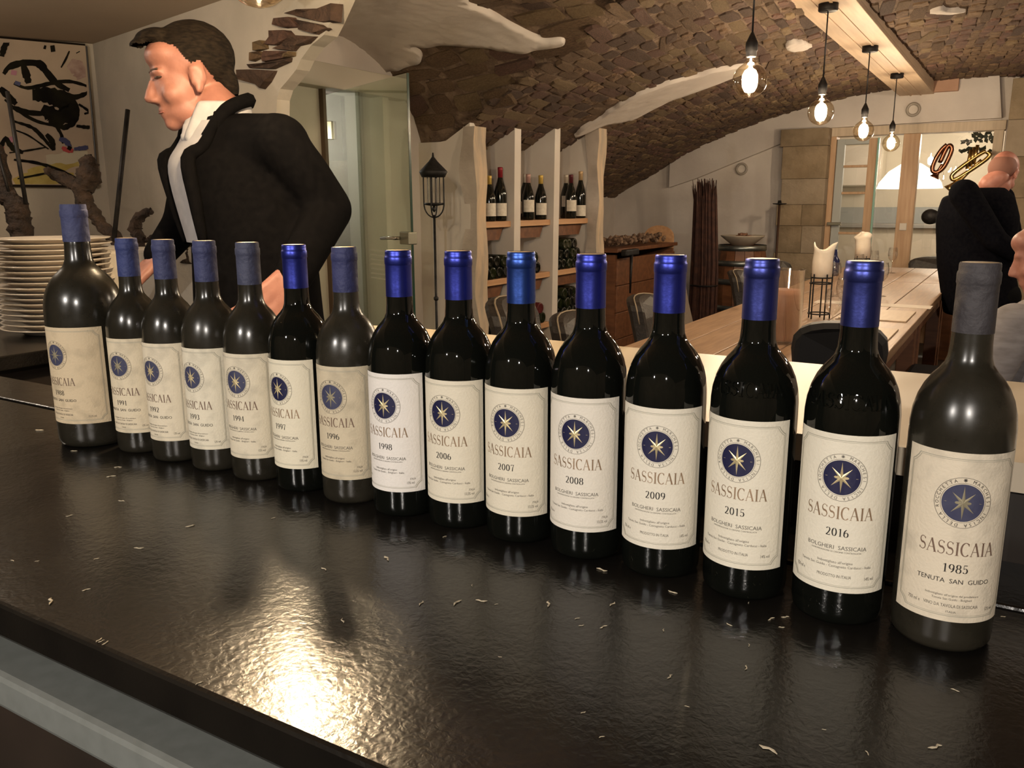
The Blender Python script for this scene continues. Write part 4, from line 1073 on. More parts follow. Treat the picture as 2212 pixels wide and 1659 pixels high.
def candle(u, v, hs, hc, rc, t1, t2, seed):
    P = atz(u, v, .75)
    st = empty('candle_stand', (P.x, P.y, .75)); tag(st, t1, 'candle stand', 'iron candle stands')
    for k in range(5):
        a = k * 2 * PI / 5 + .4; mktube('rod', [(.05 * math.cos(a), .05 * math.sin(a), 0), (.05 * math.cos(a), .05 * math.sin(a), hs + .015)], .0035, iron, st, 6)
    for z_ in (.025, hs - .03):
        mktube('ring', [(.05 * math.cos(a), .05 * math.sin(a), z_) for a in np.linspace(0, 2 * PI, 25)], .0035, iron, st, 6)
    mklathe('tray', [(.002, hs - .006), (.047, hs - .006), (.047, hs), (.002, hs)], iron, st, 20)
    bm = bmesh.new(); rnd = random.Random(seed); n = 24; rings = []
    for r_, z_, j in ((rc, 0, 0), (rc * 1.0, hc * .5, 0), (rc * 1.0, hc * .82, .1), (rc * 1.12, hc, .22), (rc * .8, hc * .93, .1), (.004, hc * .8, 0)):
        rings.append([bm.verts.new((r_ * math.cos(2 * PI * k / n) * (1 + j * .9 * math.sin(3 * 2 * PI * k / n + seed)), r_ * math.sin(2 * PI * k / n) * (1 + j * .9 * math.sin(3 * 2 * PI * k / n + seed)), z_ + j * .09 * math.sin(2 * 2 * PI * k / n + seed))) for k in range(n)])
    for a, b in zip(rings, rings[1:]):
        for k in range(n): bm.faces.new((a[k], a[(k + 1) % n], b[(k + 1) % n], b[k]))
    bm.faces.new(rings[0][::-1]); bm.faces.new(rings[-1])
    cd = obj('pillar_candle', bm, wax, None, True); cd.location = (P.x, P.y, .7505 + hs); tag(cd, t2, 'candle', 'white pillar candles')
candle(1768, 688, .20, .145, .046, 'black iron rod candle stand nearest the bar', 'melted white pillar candle on the nearer iron stand', 1)
candle(1858, 610, .17, .16, .05, 'black iron candle stand farther along the table', 'white pillar candle farther along the table', 4)
P = atz(1800, 596, .75)
tag(mklathe('blue_bottle', [(.03, 0), (.04, .004), (.04, .12), (.02, .15), (.015, .2)], mat('blue_glass', (.012, .016, .06), rough=.1), None, 20, (P.x, P.y, .75)), 'small dark blue bottle behind the nearer candle', 'bottle')
P = atz(2022, 610, .75)

# ================================================================== CHEST, BROOM, BARREL, IRON STAND
ch = empty('wooden_chest', (-3.0, 6.72, 0)); tag(ch, 'long reddish-brown wooden chest against the vault wall', 'chest')
for q in range(4): mkbox('front_board', (.30, 0, .12 + q * .215), (.03, 1.28, .21), wood_dark, ch, .004)
mkbox('top_board', (.02, 0, .935), (.62, 1.34, .03), wood_dark, ch, .004)
mkbox('back_board', (-.25, 0, .45), (.03, 1.28, .9), wood_dark, ch)
for sy in (-1, 1): mkbox('end_board', (.02, sy * .63, .45), (.56, .03, .9), wood_dark, ch)
bm = bmesh.new(); prism(bm, [(-.28, .9), (.30, .9), (.30, 1.0)] + [(.16 + .14 * math.cos(a), 1.0 + .10 * math.sin(a)) for a in np.linspace(0, PI, 10)][1:] + [(-.28, 1.0)], (0, .62, 0), Vector((1, 0, 0)), Vector((0, 0, 1)), Vector((0, 1, 0)), .03)
obj('end_head', bm, wood_shelf, ch)
# dried fruit garland lying on the chest
V = []; bm = bmesh.new(); rnd = random.Random(9)
for k in range(110):
    c = Vector((rnd.uniform(.1, .26), rnd.uniform(-.58, .5), rnd.uniform(.0, .05))); s = rnd.uniform(.012, .028)
    g = bmesh.ops.create_icosphere(bm, subdivisions=1, radius=s)
    for v in g['verts']: v.co = v.co * rnd.uniform(.7, 1.3) + c
gr_ = obj('dried_garland', bm, mat('dried', (.09, .05, .03), (.26, .17, .11), 25, .9), None); gr_.location = (-2.98, 6.72, .978)
tag(gr_, 'garland of dried brown flowers lying along the wooden chest top', 'dried flowers', None, 'stuff')
hk = empty('iron_clamp', (-2.64, 6.12, .9)); tag(hk, 'black iron clamp hanging on the end of the wooden chest', 'iron tool')
mkbox('jaw', (.02, .06, .02), (.05, .26, .05), iron, hk, .01); mktube('spindle', [(.03, .06, .0), (.035, .04, -.3)], [.014, .008], iron, hk, 8)
bm = bmesh.new(); rnd = random.Random(4)
bb = atY(1517, 690, 7.6); br = empty('twig_broom', (bb.x, 7.6, 0)); tag(br, 'tall bundle of dark reddish twigs standing in the corner', 'twig bundle')
top_z = atY(1510, 400, 7.6).z
for k in range(170):
    a, r_ = rnd.uniform(0, 2 * PI), math.sqrt(rnd.random()); hgt = top_z + rnd.uniform(-.16, .06)
    x0_, y0_ = r_ * .13 * math.cos(a), r_ * .10 * math.sin(a)
    tube(bm, [(x0_ * 1.0, y0_, 0), (x0_ * .95, y0_ * .9, hgt * .5), (x0_ * .8 - .02, y0_ * .8, hgt * .9), (x0_ * .85 - .03 + rnd.uniform(-.015, .015), y0_ * .8, hgt)], [.011, .010, .008, .002], 4, False)
o = obj('twigs', bm, mat('twig_red', (.035, .012, .008), (.07, .025, .014), 20, .8), br); o['kind'] = 'stuff'
mktube('binding', [(.125 * math.cos(a), .1 * math.sin(a), .55) for a in np.linspace(0, 2 * PI, 20)], .008, iron, br, 6)
Pb = atY(1604, 520, 8.0)
ba = empty('wine_barrel', (Pb.x, 8.0, 0)); tag(ba, 'old oak wine barrel with iron hoops in the far corner', 'barrel')
nst = 16
for k in range(nst):
    bm = bmesh.new(); a0, a1 = 2 * PI * k / nst + .01, 2 * PI * (k + 1) / nst - .01; R_ = []
    for r_, z_ in ((.21, 0), (.245, .2), (.26, .45), (.245, .7), (.21, .9)):
        R_.append([bm.verts.new((rr_ * math.cos(a), rr_ * math.sin(a), z_)) for rr_, a in ((r_, a0), (r_, a1), (r_ - .025, a1), (r_ - .025, a0))])
    for p, q in zip(R_, R_[1:]):
        for i in range(4): bm.faces.new((p[i], p[(i + 1) % 4], q[(i + 1) % 4], q[i]))
    bm.faces.new(R_[0]); bm.faces.new(R_[-1])
    obj('stave', bm, wood_dark, ba)
mklathe('head', [(.19, .86), (.19, .88)], wood_dark, ba, 24)
for z_, r_ in ((.86, .218), (.72, .246), (.55, .26), (.3, .256), (.12, .236)): mklathe('hoop', [(r_, z_), (r_ + .006, z_), (r_ + .006, z_ + .05), (r_ - .002, z_ + .05)], steel, ba, 32, captop=False, capbot=False)
bw = mklathe('clay_bowl', [(.07, 0), (.10, .005), (.17, .06), (.20, .085), (.205, .095), (.195, .095), (.16, .065), (.09, .02), (.002, .018)], mat('clay', (.42, .36, .28), (.5, .43, .34), 12, .7), None, 36, (Pb.x, 8.0, .903), captop=False); tag(bw, 'wide pale clay bowl standing on the wine barrel', 'bowl')
for k in range(16):
    a = rnd.uniform(0, 6.28); r_ = rnd.uniform(0, .09); o = mktube('wine_cork', [(-.022, 0, 0), (.022, 0, 0)], .011, mat('cork_brown', (.20, .09, .05), (.3, .16, .1), 30, .8), None, 8)
    o.location = (Pb.x + r_ * math.cos(a), 8.0 + r_ * math.sin(a), .903 + .085 + (.018 if r_ < .05 else .0)); o.rotation_euler = (0, rnd.uniform(-.3, .3), rnd.uniform(0, 3)); tag(o, 'reddish cork heaped in the clay bowl on the barrel', 'cork', 'corks in the clay bowl')
Pi = atY(1684, 440, 8.2)
isd = empty('iron_candlestick', (Pi.x, 8.2, 0)); tag(isd, 'thin tall iron candlestick standing before the stone pier', 'candlestick')
mktube('stem', [(0, 0, .01), (0, 0, Pi.z)], .011, mat('rust_iron', (.07, .035, .02), rough=.7, metal=.4), isd, 8)
mklathe('drip_pan', [(.004, Pi.z - .012), (.06, Pi.z - .004), (.065, Pi.z + .004), (.02, Pi.z + .002), (.014, Pi.z + .03)], iron, isd, 20); mklathe('foot', [(.13, 0), (.12, .012), (.015, .03)], iron, isd, 20)
for u, v, Y_, t in ((1603, 365, YE - .005, 'round white wall lamp ring below the slanting ledge'), (1973, 237, YE - .075, 'round white wall lamp ring above the glazed door')):
    Pw = atY(u, v, Y_); w_ = empty('wall_ring', tuple(Pw)); tag(w_, t, 'wall lamp', 'round wall rings')
    bm = bmesh.new(); tube(bm, [(.05 * math.cos(a), -.012, .05 * math.sin(a)) for a in np.linspace(0, 2 * PI, 29)], .012, 8, False); obj('rim', bm, mat('ring_grey', (.35, .31, .26), rough=.4), w_, True)
    bm = bmesh.new(); bmesh.ops.create_circle(bm, cap_ends=True, radius=.048, segments=24, matrix=Matrix.Rotation(PI / 2, 4, 'X')); o = obj('lens', bm, white_paint, w_); o.location.y = -.008

# ================================================================== TRUMPETS AT THE WINDOW
def bell(name, a, b, r0, r1, m, par):
    a, b = Vector(a), Vector(b); n = 10
    pts = [a + (b - a) * k / n for k in range(n + 1)]; mktube(name, pts, [r0 + (r1 - r0) * (k / n) ** 4 for k in range(n + 1)], m, par, 14)
YT = 8.42
def tp(u, v, y=YT): return atY(u, v, y)
copperm = mat('copper_old', (.22, .09, .05), rough=.3, metal=1)
t1 = empty('bugle', tuple(tp(2038, 345))); tag(t1, 'small reddish copper bugle hanging in the window', 'bugle')
def rel(t, pts): return [p - t.location for p in pts]
mktube('tubing', rel(t1, catmull([tp(2030, 352), tp(2044, 322), tp(2052, 314), tp(2056, 322), tp(2050, 340), tp(2038, 362), tp(2024, 372), tp(2014, 368), tp(2018, 350), tp(2032, 326), tp(2046, 312)], 5)), .019, copperm, t1)
bell('bell', tp(2036, 355) - t1.location, tp(2018, 384) - t1.location, .014, .045, copperm, t1)
mktube('cord', rel(t1, [tp(2040, 350), tp(2038, 372), tp(2036, 392)]), .003, wax, t1, 6)
t2 = empty('trumpet', tuple(tp(2095, 360))); tag(t2, 'brass trumpet hanging slantwise in the window', 'trumpet', 'brass trumpets')
mktube('tubing', rel(t2, catmull([tp(2132, 328), tp(2138, 334), tp(2128, 346), tp(2090, 372), tp(2062, 388), tp(2056, 380), tp(2070, 366), tp(2112, 336), tp(2130, 326)], 5)), .018, brass, t2)
bell('bell', tp(2120, 345) - t2.location, tp(2050, 412) - t2.location, .013, .058, brass, t2)
for k, (u, v) in enumerate([(2092, 345), (2099, 340), (2106, 335)]): mktube('valve', rel(t2, [tp(u - 3, v + 20), tp(u + 6, v - 22)]), .015, brass, t2)
t3 = empty('trumpet', tuple(tp(2050, 450, 8.35))); tag(t3, 'dark muted trumpet lying low in the window beside the bending man', 'trumpet', 'brass trumpets')
mktube('tubing', rel(t3, catmull([tp(2082, 428, 8.35), tp(2060, 436, 8.35), tp(2046, 446, 8.35), tp(2052, 452, 8.35), tp(2084, 440, 8.35)], 5)), .012, brass, t3)
bell('bell', tp(2075, 440, 8.35) - t3.location, tp(2018, 474, 8.35) - t3.location, .013, .02, iron, t3)
bm = bmesh.new(); bmesh.ops.create_uvsphere(bm, u_segments=16, v_segments=10, radius=.075); o = obj('mute', bm, iron, t3, True); o.location = tp(2010, 468, 8.35) - t3.location; o.scale = (1, .7, .9)
# ------------------------------------------------------------------ things in the lit room
Pd = atY(1965, 395, 10.2)
dl = empty('dome_lamp', tuple(Pd)); tag(dl, 'bright white dome lamp glowing behind the glazed door', 'lamp')
mklathe('shade', [(.02, .22), (.10, .20), (.22, .12), (.31, .0), (.33, -.06)], mat('lamp_shade', (.8, .75, .65), emit=(1, .86, .66), estr=1.5), dl, 32, captop=False, capbot=False)
mktube('cord', [(0, 0, .2), (0, 0, 2.38 - Pd.z)], .006, black_plastic, dl, 6)
kc = empty('kitchen_counter', (-.9, 11.4, 0)); tag(kc, 'grey kitchen counter with pale front behind the glazed door', 'counter')
mkbox('body', (0, 0, .5), (3.6, .6, 1.0), mat('counter_front', (.5, .44, .36), rough=.6), kc); mkbox('worktop', (0, -.02, 1.02), (3.6, .66, .04), mat('counter_grey', (.25, .24, .23), rough=.5), kc, .003)
mkbox('backsplash', (0, .28, 1.14), (3.6, .03, .2), mat('splash_grey', (.30, .31, .31), rough=.4), kc)
kt = empty('kitchen_cabinet', (-2.0, 11.56, 1.75)); tag(kt, 'pale wall cabinet seen through the open door panes', 'cabinet')
mkbox('body', (0, .1, 0), (.9, .35, .5), kw, kt, .004); mkbox('door', (-.22, -.09, 0), (.43, .02, .48), white_paint, kt, .003); mkbox('door', (.22, -.09, 0), (.43, .02, .48), white_paint, kt, .003)
sw_ = empty('hanging_plant', tuple(atY(2120, 300, 9.3))); tag(sw_, 'dark hanging plant in the top corner of the window', 'plant')
bm = bmesh.new(); rnd = random.Random(2)
for k in range(60):
    c = Vector((rnd.uniform(-.16, .12), rnd.uniform(-.1, .1), rnd.uniform(-.12, .16))); d = Vector((rnd.uniform(-1, 1), rnd.uniform(-1, 1), rnd.uniform(-1, .3))).normalized() * .07; s = d.cross(Vector((0, 1, .3))).normalized() * .02
    vs = [bm.verts.new(c), bm.verts.new(c + d * .5 + s), bm.verts.new(c + d), bm.verts.new(c + d * .5 - s)]; bm.faces.new(vs)
mktube('cord', [(0, 0, .1), (0, 0, 2.385 - sw_.location.z)], .004, black_plastic, sw_, 6)
o = obj('leaves', bm, mat('leaf_dark', (.015, .025, .012), rough=.6), sw_); o['kind'] = 'stuff'

# ================================================================== CRUMBS ON THE COUNTER
cm_ = mat('crumb', (.42, .34, .22), (.62, .54, .40), 200, .8)
CR = [(411, 1137, 9), (300, 1185, 9), (186, 1275, 7), (110, 1300, 14), (80, 1213, 4), (27, 1212, 5), (208, 1208, 5), (700, 1230, 9), (836, 1207, 13), (910, 1304, 10), (988, 1303, 13), (1040, 1299, 12), (1072, 1306, 4), (1185, 1306, 13), (1323, 1306, 10), (1247, 1337, 6), (1256, 1352, 6), (1303, 1355, 9), (1433, 1362, 6), (1300, 1232, 12), (1453, 1280, 10), (1617, 1303, 4), (1665, 1338, 9), (1696, 1334, 8), (1688, 1356, 6), (1575, 1350, 7), (1618, 1395, 6), (1612, 1443, 9), (1447, 1463, 9), (1260, 1540, 6), (1300, 1593, 6), (1484, 1527, 5), (1660, 1620, 18), (2020, 1615, 14), (1780, 1577, 4), (1873, 1628, 7), (2063, 1492, 7), (740, 1342, 10), (1080, 1420, 4), (2167, 1333, 5), (85, 930, 8), (160, 975, 6), (240, 1030, 8), (255, 1010, 7), (180, 1400, 8), (198, 1404, 8), (395, 1497, 8), (150, 1115, 6), (262, 1083, 7), (860, 1115, 5), (1020, 1265, 5), (590, 1120, 5), (960, 1160, 5), (148, 1420, 6)]
crm = []
for k in range(5):
    rnd = random.Random(k + 30); pts = [Vector((q * .25 - .5, .12 * math.sin(q * (1 + k * .4) + k), .03 + .05 * abs(math.sin(q + k)))) for q in range(5)]
    bm = bmesh.new(); tube(bm, pts, [.03, .09 + .03 * rnd.random(), .07, .1, .02], 5); me = bpy.data.meshes.new('crumb'); bm.to_mesh(me); bm.free(); me.materials.append(cm_); crm.append(me)
for q, (u, v, s) in enumerate(CR):
    P = atz(u, v, CT)
    if P.y < YF + .004: P.y = YF + .006
    o = bpy.data.objects.new('cork_crumb', crm[q % 5]); col.objects.link(o); L_ = s * 2.1 * (P - CAM).length / FPX
    o.location = (P.x, P.y, CT + .0003); o.scale = (L_, L_ * .8, L_ * .7); o.rotation_euler.z = rr.uniform(0, 6.3)
    tag(o, 'tiny pale crumb of cork or foil lying on the black counter', 'crumb', 'crumbs scattered on the counter')
# ================================================================== PEOPLE
def prim_mesh(bm, pr):
    k = pr[0]
    if k == 'cap':
        _, a, b, ra, rb = pr; a, b = Vector(a), Vector(b); n = 14; d = (b - a); L = max(d.length, 1e-4); d = d / L; x, y = frame_of(d)
        prof = [(ra * math.sin(t), -ra * math.cos(t)) for t in np.linspace(.12, PI / 2, 5)] + [(rb * math.cos(t), L + rb * math.sin(t)) for t in np.linspace(0, PI / 2 - .12, 5)]
        rings = [[bm.verts.new(a + d * h + (x * math.cos(2 * PI * q / n) + y * math.sin(2 * PI * q / n)) * r) for q in range(n)] for r, h in prof]
        for p, q in zip(rings, rings[1:]):
            for i in range(n): bm.faces.new((p[i], p[(i + 1) % n], q[(i + 1) % n], q[i]))
        bm.faces.new(rings[0][::-1]); bm.faces.new(rings[-1])
    elif k == 'ell':
        _, c, r, M = pr
        g = bmesh.ops.create_uvsphere(bm, u_segments=18, v_segments=12, radius=1)
        for v in g['verts']:
            p = Vector((v.co.x * r[0], v.co.y * r[1], v.co.z * r[2])); v.co = (M @ p if M is not None else p) + Vector(c)
    elif k == 'loft':          # rings of (center, ax, ay): elliptical sections
        _, secs = pr; n = 20
        rings = [[bm.verts.new(Vector(c) + Vector(ax) * math.cos(2 * PI * q / n) + Vector(ay) * math.sin(2 * PI * q / n)) for q in range(n)] for c, ax, ay in secs]
        for p, q in zip(rings, rings[1:]):
            for i in range(n): bm.faces.new((p[i], p[(i + 1) % n], q[(i + 1) % n], q[i]))
        bm.faces.new(rings[0][::-1]); bm.faces.new(rings[-1])
def blob(name, prims, voxel, m, parent=None, smooth=4):
    bm = bmesh.new()
    for p in prims: prim_mesh(bm, p)
    bmesh.ops.recalc_face_normals(bm, faces=bm.faces)
    o = obj(name, bm, m)
    md = o.modifiers.new('r', 'REMESH'); md.mode = 'VOXEL'; md.voxel_size = voxel
    ms = o.modifiers.new('s', 'SMOOTH'); ms.iterations = smooth; ms.factor = .5
    me = evalmesh(o); old = o.data; o.modifiers.clear(); o.data = me; bpy.data.meshes.remove(old)
    me.materials.clear(); me.materials.append(m); me.polygons.foreach_set('use_smooth', [True] * len(me.polygons))
    if parent: o.parent = parent
    return o
def head_prims(M, O):
    """local: +x face forward, +y left, +z up; metres"""
    R3 = M
    def L(p): return O + R3 @ Vector(p)
    def E(c, r): return ('ell', L(c), r, R3)
    def C(a, b, ra, rb): return ('cap', L(a), L(b), ra, rb)
    P = [E((-.018, 0, .035), (.098, .075, .086)), E((.032, 0, -.03), (.062, .06, .085)), E((.026, 0, -.080), (.062, .057, .044)), E((.070, 0, -.106), (.022, .025, .02)),
         E((.074, 0, .016), (.020, .050, .013)), C((.088, 0, .004), (.112, 0, -.040), .009, .0125), E((.098, .012, -.046), (.016, .010, .009)), E((.098, -.012, -.046), (.016, .010, .009)),
         E((.086, 0, -.071), (.013, .024, .006)), E((.084, 0, -.084), (.013, .022, .007)), E((.055, .042, -.040), (.028, .02, .026)), E((.055, -.042, -.040), (.028, .02, .026)),
         E((.045, 0, .055), (.05, .06, .04))]
    for s in (1, -1):
        P += [E((-.006, s * .074, -.015), (.022, .008, .029)), E((-.002, s * .078, -.040), (.012, .008, .013)), E((-.018, s * .079, -.008), (.009, .006, .024)), E((-.003, s * .079, .010), (.016, .006, .007))]
    return P, L
def hand_prims(wr, d, pn, s=1.0, curl=.6, spread=.12, thumb=1):
    """wrist point, direction along the hand, palm normal (side fingers curl to)"""
    wr = Vector(wr); d = Vector(d).normalized(); pn = Vector(pn); pn = (pn - d * pn.dot(d)).normalized(); sd = d.cross(pn)
    P = []
    kn = wr + d * .085 * s
    for k in range(4):
        o = (k - 1.5) * .021 * s
        P.append(('cap', wr + sd * o * .75, kn + sd * o, .015 * s, .0115 * s))
        L = (.040, .045, .042, .033)[k] * s; dd = d; p = kn + sd * o
        for j, f in enumerate((1, .62, .5)):
            a = curl * (.55 + .35 * j); dd = (dd * math.cos(a) + pn * math.sin(a)).normalized(); dd = (dd + sd * (k - 1.5) * spread * .4).normalized(); q = p + dd * L * f
            P.append(('cap', p, q, (.0095 - .001 * j) * s, (.0085 - .001 * j) * s)); p = q
    b = wr + d * .025 * s + sd * thumb * -.03 * s
    t1 = b + (d * .7 + sd * thumb * -.6 + pn * .35).normalized() * .045 * s; t2 = t1 + (d * .9 - sd * thumb * .1 + pn * .4).normalized() * .032 * s
    P += [('cap', wr + d * .01, b, .014 * s, .014 * s), ('cap', b, t1, .013 * s, .0105 * s), ('cap', t1, t2, .0105 * s, .008 * s)]
    return P
skin = mat('skin', (.34, .145, .105), (.40, .18, .13), 30, .5, bump=.05, bscale=120)
skin_r = mat('skin_ruddy', (.50, .20, .14), (.58, .26, .19), 30, .5)
wool = mat('jacket_black', (.0028, .0025, .0027), (.0045, .004, .004), 60, .95, spec=.05)
wool_navy = mat('jacket_navy', (.003, .003, .005), (.006, .006, .008), 60, .95, spec=.05)
shirt_m = mat('shirt_pale', (.40, .39, .40), (.46, .45, .46), 30, .75)
trouser = mat('trousers_dark', (.005, .005, .005), rough=.95, spec=.08)
hairm = mat('hair_dark', (.007, .005, .0035), (.02, .014, .009), 60, .85, bump=.25, bscale=60, stretch=(1, 1, 3), spec=.12)
shoe = mat('shoe_black', (.01, .009, .009), rough=.35)
dark_eye = mat('eye_dark', (.03, .02, .015), rough=.3)
brow_m = mat('brow_brown', (.07, .04, .025), rough=.8)
lip_m = mat('lip', (.36, .13, .10), rough=.5)

# ---------------- standing man behind the bar
D1 = 2.12
toleft = -RIGHT; tocam = -HEAD; UP = Vector((0, 0, 1))
yaw = math.radians(28); fwd = (toleft * math.cos(yaw) + tocam * math.sin(yaw)).normalized()
pit = math.radians(11.5); fwd_h = (fwd * math.cos(pit) - UP * math.sin(pit)).normalized()
lat = UP.cross(fwd).normalized(); up_h = fwd_h.cross(lat).normalized()
MH = Matrix((fwd_h, lat, up_h)).transposed()
ear = atd(430, 167, D1 - .05)
O1 = ear - MH @ Vector((-.008, lat.dot(tocam) / abs(lat.dot(tocam)) * .08, -.015))
hp, Lh = head_prims(MH, O1)
side = 1 if lat.dot(tocam) > 0 else -1
neck0, neck1 = Lh((-.035, 0, -.06)), atd(482, 262, D1 + .03)
hp += [('cap', neck0, neck1, .056, .064), ('cap', Lh((.0, 0, -.07)), atd(455, 255, D1 + .03), .045, .055)]
shN, shF = atd(598, 292, D1 - .10), atd(440, 296, D1 + .24)
elN, wrN, hdN = atd(712, 452, D1 - .02), atd(626, 612, D1 - .20), atd(600, 640, D1 - .22)
elF, wrF = atd(398, 480, D1 + .16), atd(336, 560, D1 + .10)
chest, waist, hip = atd(508, 350, D1 + .07), atd(548, 520, D1 + .03), atd(560, 690, D1 + .03)
hip.z = max(hip.z, .93); footz = 0.0
kneeN, kneeF = hip + fwd * .08 - lat * -side * .09 * -1 + Vector((0, 0, -.45)), hip + fwd * .06 - lat * side * .09 + Vector((0, 0, -.45))
kneeN = hip + fwd * .05 + lat * side * .09 + Vector((0, 0, -.44))
ankN, ankF = Vector((kneeN.x, kneeN.y, .09)) - fwd * .03, Vector((kneeF.x, kneeF.y, .09)) - fwd * .03
yT = math.radians(40); fwdH = fwd; latH = lat; fwd = (toleft * math.cos(yT) + tocam * math.sin(yT)).normalized(); lat = UP.cross(fwd).normalized()
sax = lat * .17; fax = fwd * .11
torso_in = ('loft', [(hip + UP * -.05, sax * .85, fax * .95), (waist, sax * .82, fax * .9), (chest, sax * .95, fax * 1.0), ((shN + shF) / 2 + UP * .02, sax * .75, fax * .7)])
body = hp + [torso_in, ('cap', shN - UP * .015, elN, .034, .032), ('cap', elN, wrN, .032, .026), ('cap', shF - UP * .015, elF, .036, .034), ('cap', elF, wrF, .036, .026)]
body += hand_prims(wrN, (atd(592, 648, D1 - .24) - wrN).normalized(), hip - hdN, 1.12, .35, .3, -1)
body += hand_prims(wrF, (atd(312, 585, D1 + .08) - wrF).normalized(), UP * -1 + fwd * -.4, 1.0, .35)
body += [('cap', hip + lat * side * .08, kneeN, .075, .055), ('cap', kneeN, ankN, .052, .038), ('cap', hip - lat * side * .08, kneeF, .075, .055), ('cap', kneeF, ankF, .052, .038)]
man = blob('person', body, .0068, skin, None, 2)
tag(man, 'man in dark jacket and pale open shirt standing with hand on hip, looking down', 'person')
def child(name, prims, vox, m, sm=4): return blob(name, prims, vox, m, man, sm)
def HE(c, r): return ('ell', Lh(c), r, MH)
hr = child('hair', [HE((-.021, 0, .040), (.104, .080, .092)), HE((.060, 0, .100), (.045, .050, .022)), HE((.095, 0, .088), (.026, .036, .014)), HE((-.085, 0, -.03), (.03, .052, .05))], .005, hairm, 2)
bm = bmesh.new(); bm.from_mesh(hr.data); MI_ = MH.inverted()
HL = [(-.13, -.075), (-.07, -.06), (-.045, -.02), (-.02, .022), (.0, .018), (.012, .030), (.028, .066), (.05, .080), (.08, .082), (.13, .068)]
bad = []
for v in bm.verts:
    l_ = MI_ @ (v.co - O1)
    if l_.z < ipoly(l_.x, HL) + (.012 if abs(l_.y) < .03 and l_.x > .05 else 0): bad.append(v)
bmesh.ops.delete(bm, geom=bad, context='VERTS'); bm.to_mesh(hr.data); bm.free()
for s in (1, -1):
    child('eyebrow', [('cap', Lh((.088, s * .016, .022)), Lh((.078, s * .044, .022)), .0045, .003)], .0025, brow_m, 1)
    child('eye', [HE((.079, s * .031, .003), (.0105, .015, .0035))], .0018, dark_eye, 1)
child('mouth', [HE((.0905, 0, -.0775), (.0095, .023, .0024))], .0018, lip_m, 1)
child('stubble_shadow', [HE((.066, 0, -.100), (.0255, .030, .016))], .004, mat('skin_shadow', (.42, .20, .13), rough=.6), 2) if False else None
# shirt: collar and front
cb = (shN + shF) / 2
shirt = [('loft', [(waist + fwd * .02, sax * .86, fax * 1.02), (chest + fwd * .02, sax * .98, fax * 1.1), (cb + fwd * .03 + UP * .0, sax * .72, fax * .85), (neck1 + UP * .01, lat * .07, fwd * .075), (neck1 + UP * .045 + toleft * -.005, lat * .067, fwd * .07)])]
shirt += [('cap', neck1 + fwd * .062 + lat * side * .03 + UP * .03, neck1 + fwd * .10 + lat * side * .015 - UP * .045, .016, .010), ('cap', neck1 + fwd * .062 - lat * side * .03 + UP * .03, neck1 + fwd * .10 - lat * side * .015 - UP * .045, .016, .010)]
child('shirt', shirt, .009, shirt_m)
# jacket: two halves open at the front, sleeves
def jk(c, ax, ay, a0, a1, n=22): return [Vector(c) + Vector(ax) * math.cos(a) + Vector(ay) * math.sin(a) for a in np.linspace(a0, a1, n)]
secs = [(atd(568, 742, D1 + .03), 1.08, 1.25, .10), (hip, 1.06, 1.2, .12), (waist, 1.0, 1.16, .30), ((waist + chest) / 2, 1.04, 1.22, .38), (chest, 1.06, 1.24, .44), (cb - UP * .035, 1.02, 1.08, .52), (cb + UP * .03, .74, .86, .70), (neck1 + UP * .012 - fwd * .012, .44, .74, 1.0)]
secJ = [(c, lat * kx * .188, fwd * ky * .128) for c, kx, ky, gap in secs]
child('jacket', [('loft', secJ),
    ('cap', shN - UP * .010, shN + (elN - shN) * .5, .064, .063), ('cap', shN + (elN - shN) * .5, elN, .063, .058), ('cap', elN, wrN + (elN - wrN) * .08, .058, .046),
    ('cap', shN - UP * .02 + HEAD * .02, chest + lat * side * .06 + UP * .03, .075, .09), ('cap', shN + UP * .002, neck1 + toleft * -.035 - UP * .03, .052, .04),
    ('cap', shF, elF, .07, .056), ('cap', elF, wrF + (elF - wrF) * .12, .055, .042), ('cap', shF, cb, .065, .06)], .010, wool, 10)
bm = bmesh.new(); G = []
for c, kx, ky, gap in secs[2:7]:
    G.append([bm.verts.new(Vector(c) + fwd * (ky * .1335 * math.cos(t_)) + lat * (kx * .193 * math.sin(t_)) + fwd * .004) for t_ in np.linspace(-gap, gap, 12)])
for p_, q_ in zip(G, G[1:]):
    for i in range(11): bm.faces.new((p_[i], p_[i + 1], q_[i + 1], q_[i]))
sf_ = obj('shirt_front', bm, shirt_m, man, True)
md = sf_.modifiers.new('sub', 'SUBSURF'); md.levels = md.render_levels = 2
for sg in (1, -1):
    pts = [Vector(c) + fwd * (ky * .1335 * math.cos(sg * gap)) + lat * (kx * .193 * math.sin(sg * gap)) + fwd * .003 for c, kx, ky, gap in secs[2:8]]
    bm = bmesh.new(); tube(bm, catmull(pts, 4), [.007 + .011 * math.sin(PI * min(1, (k + 2) / 20)) for k in range(21)], 8); obj('lapel', bm, wool, man, True)
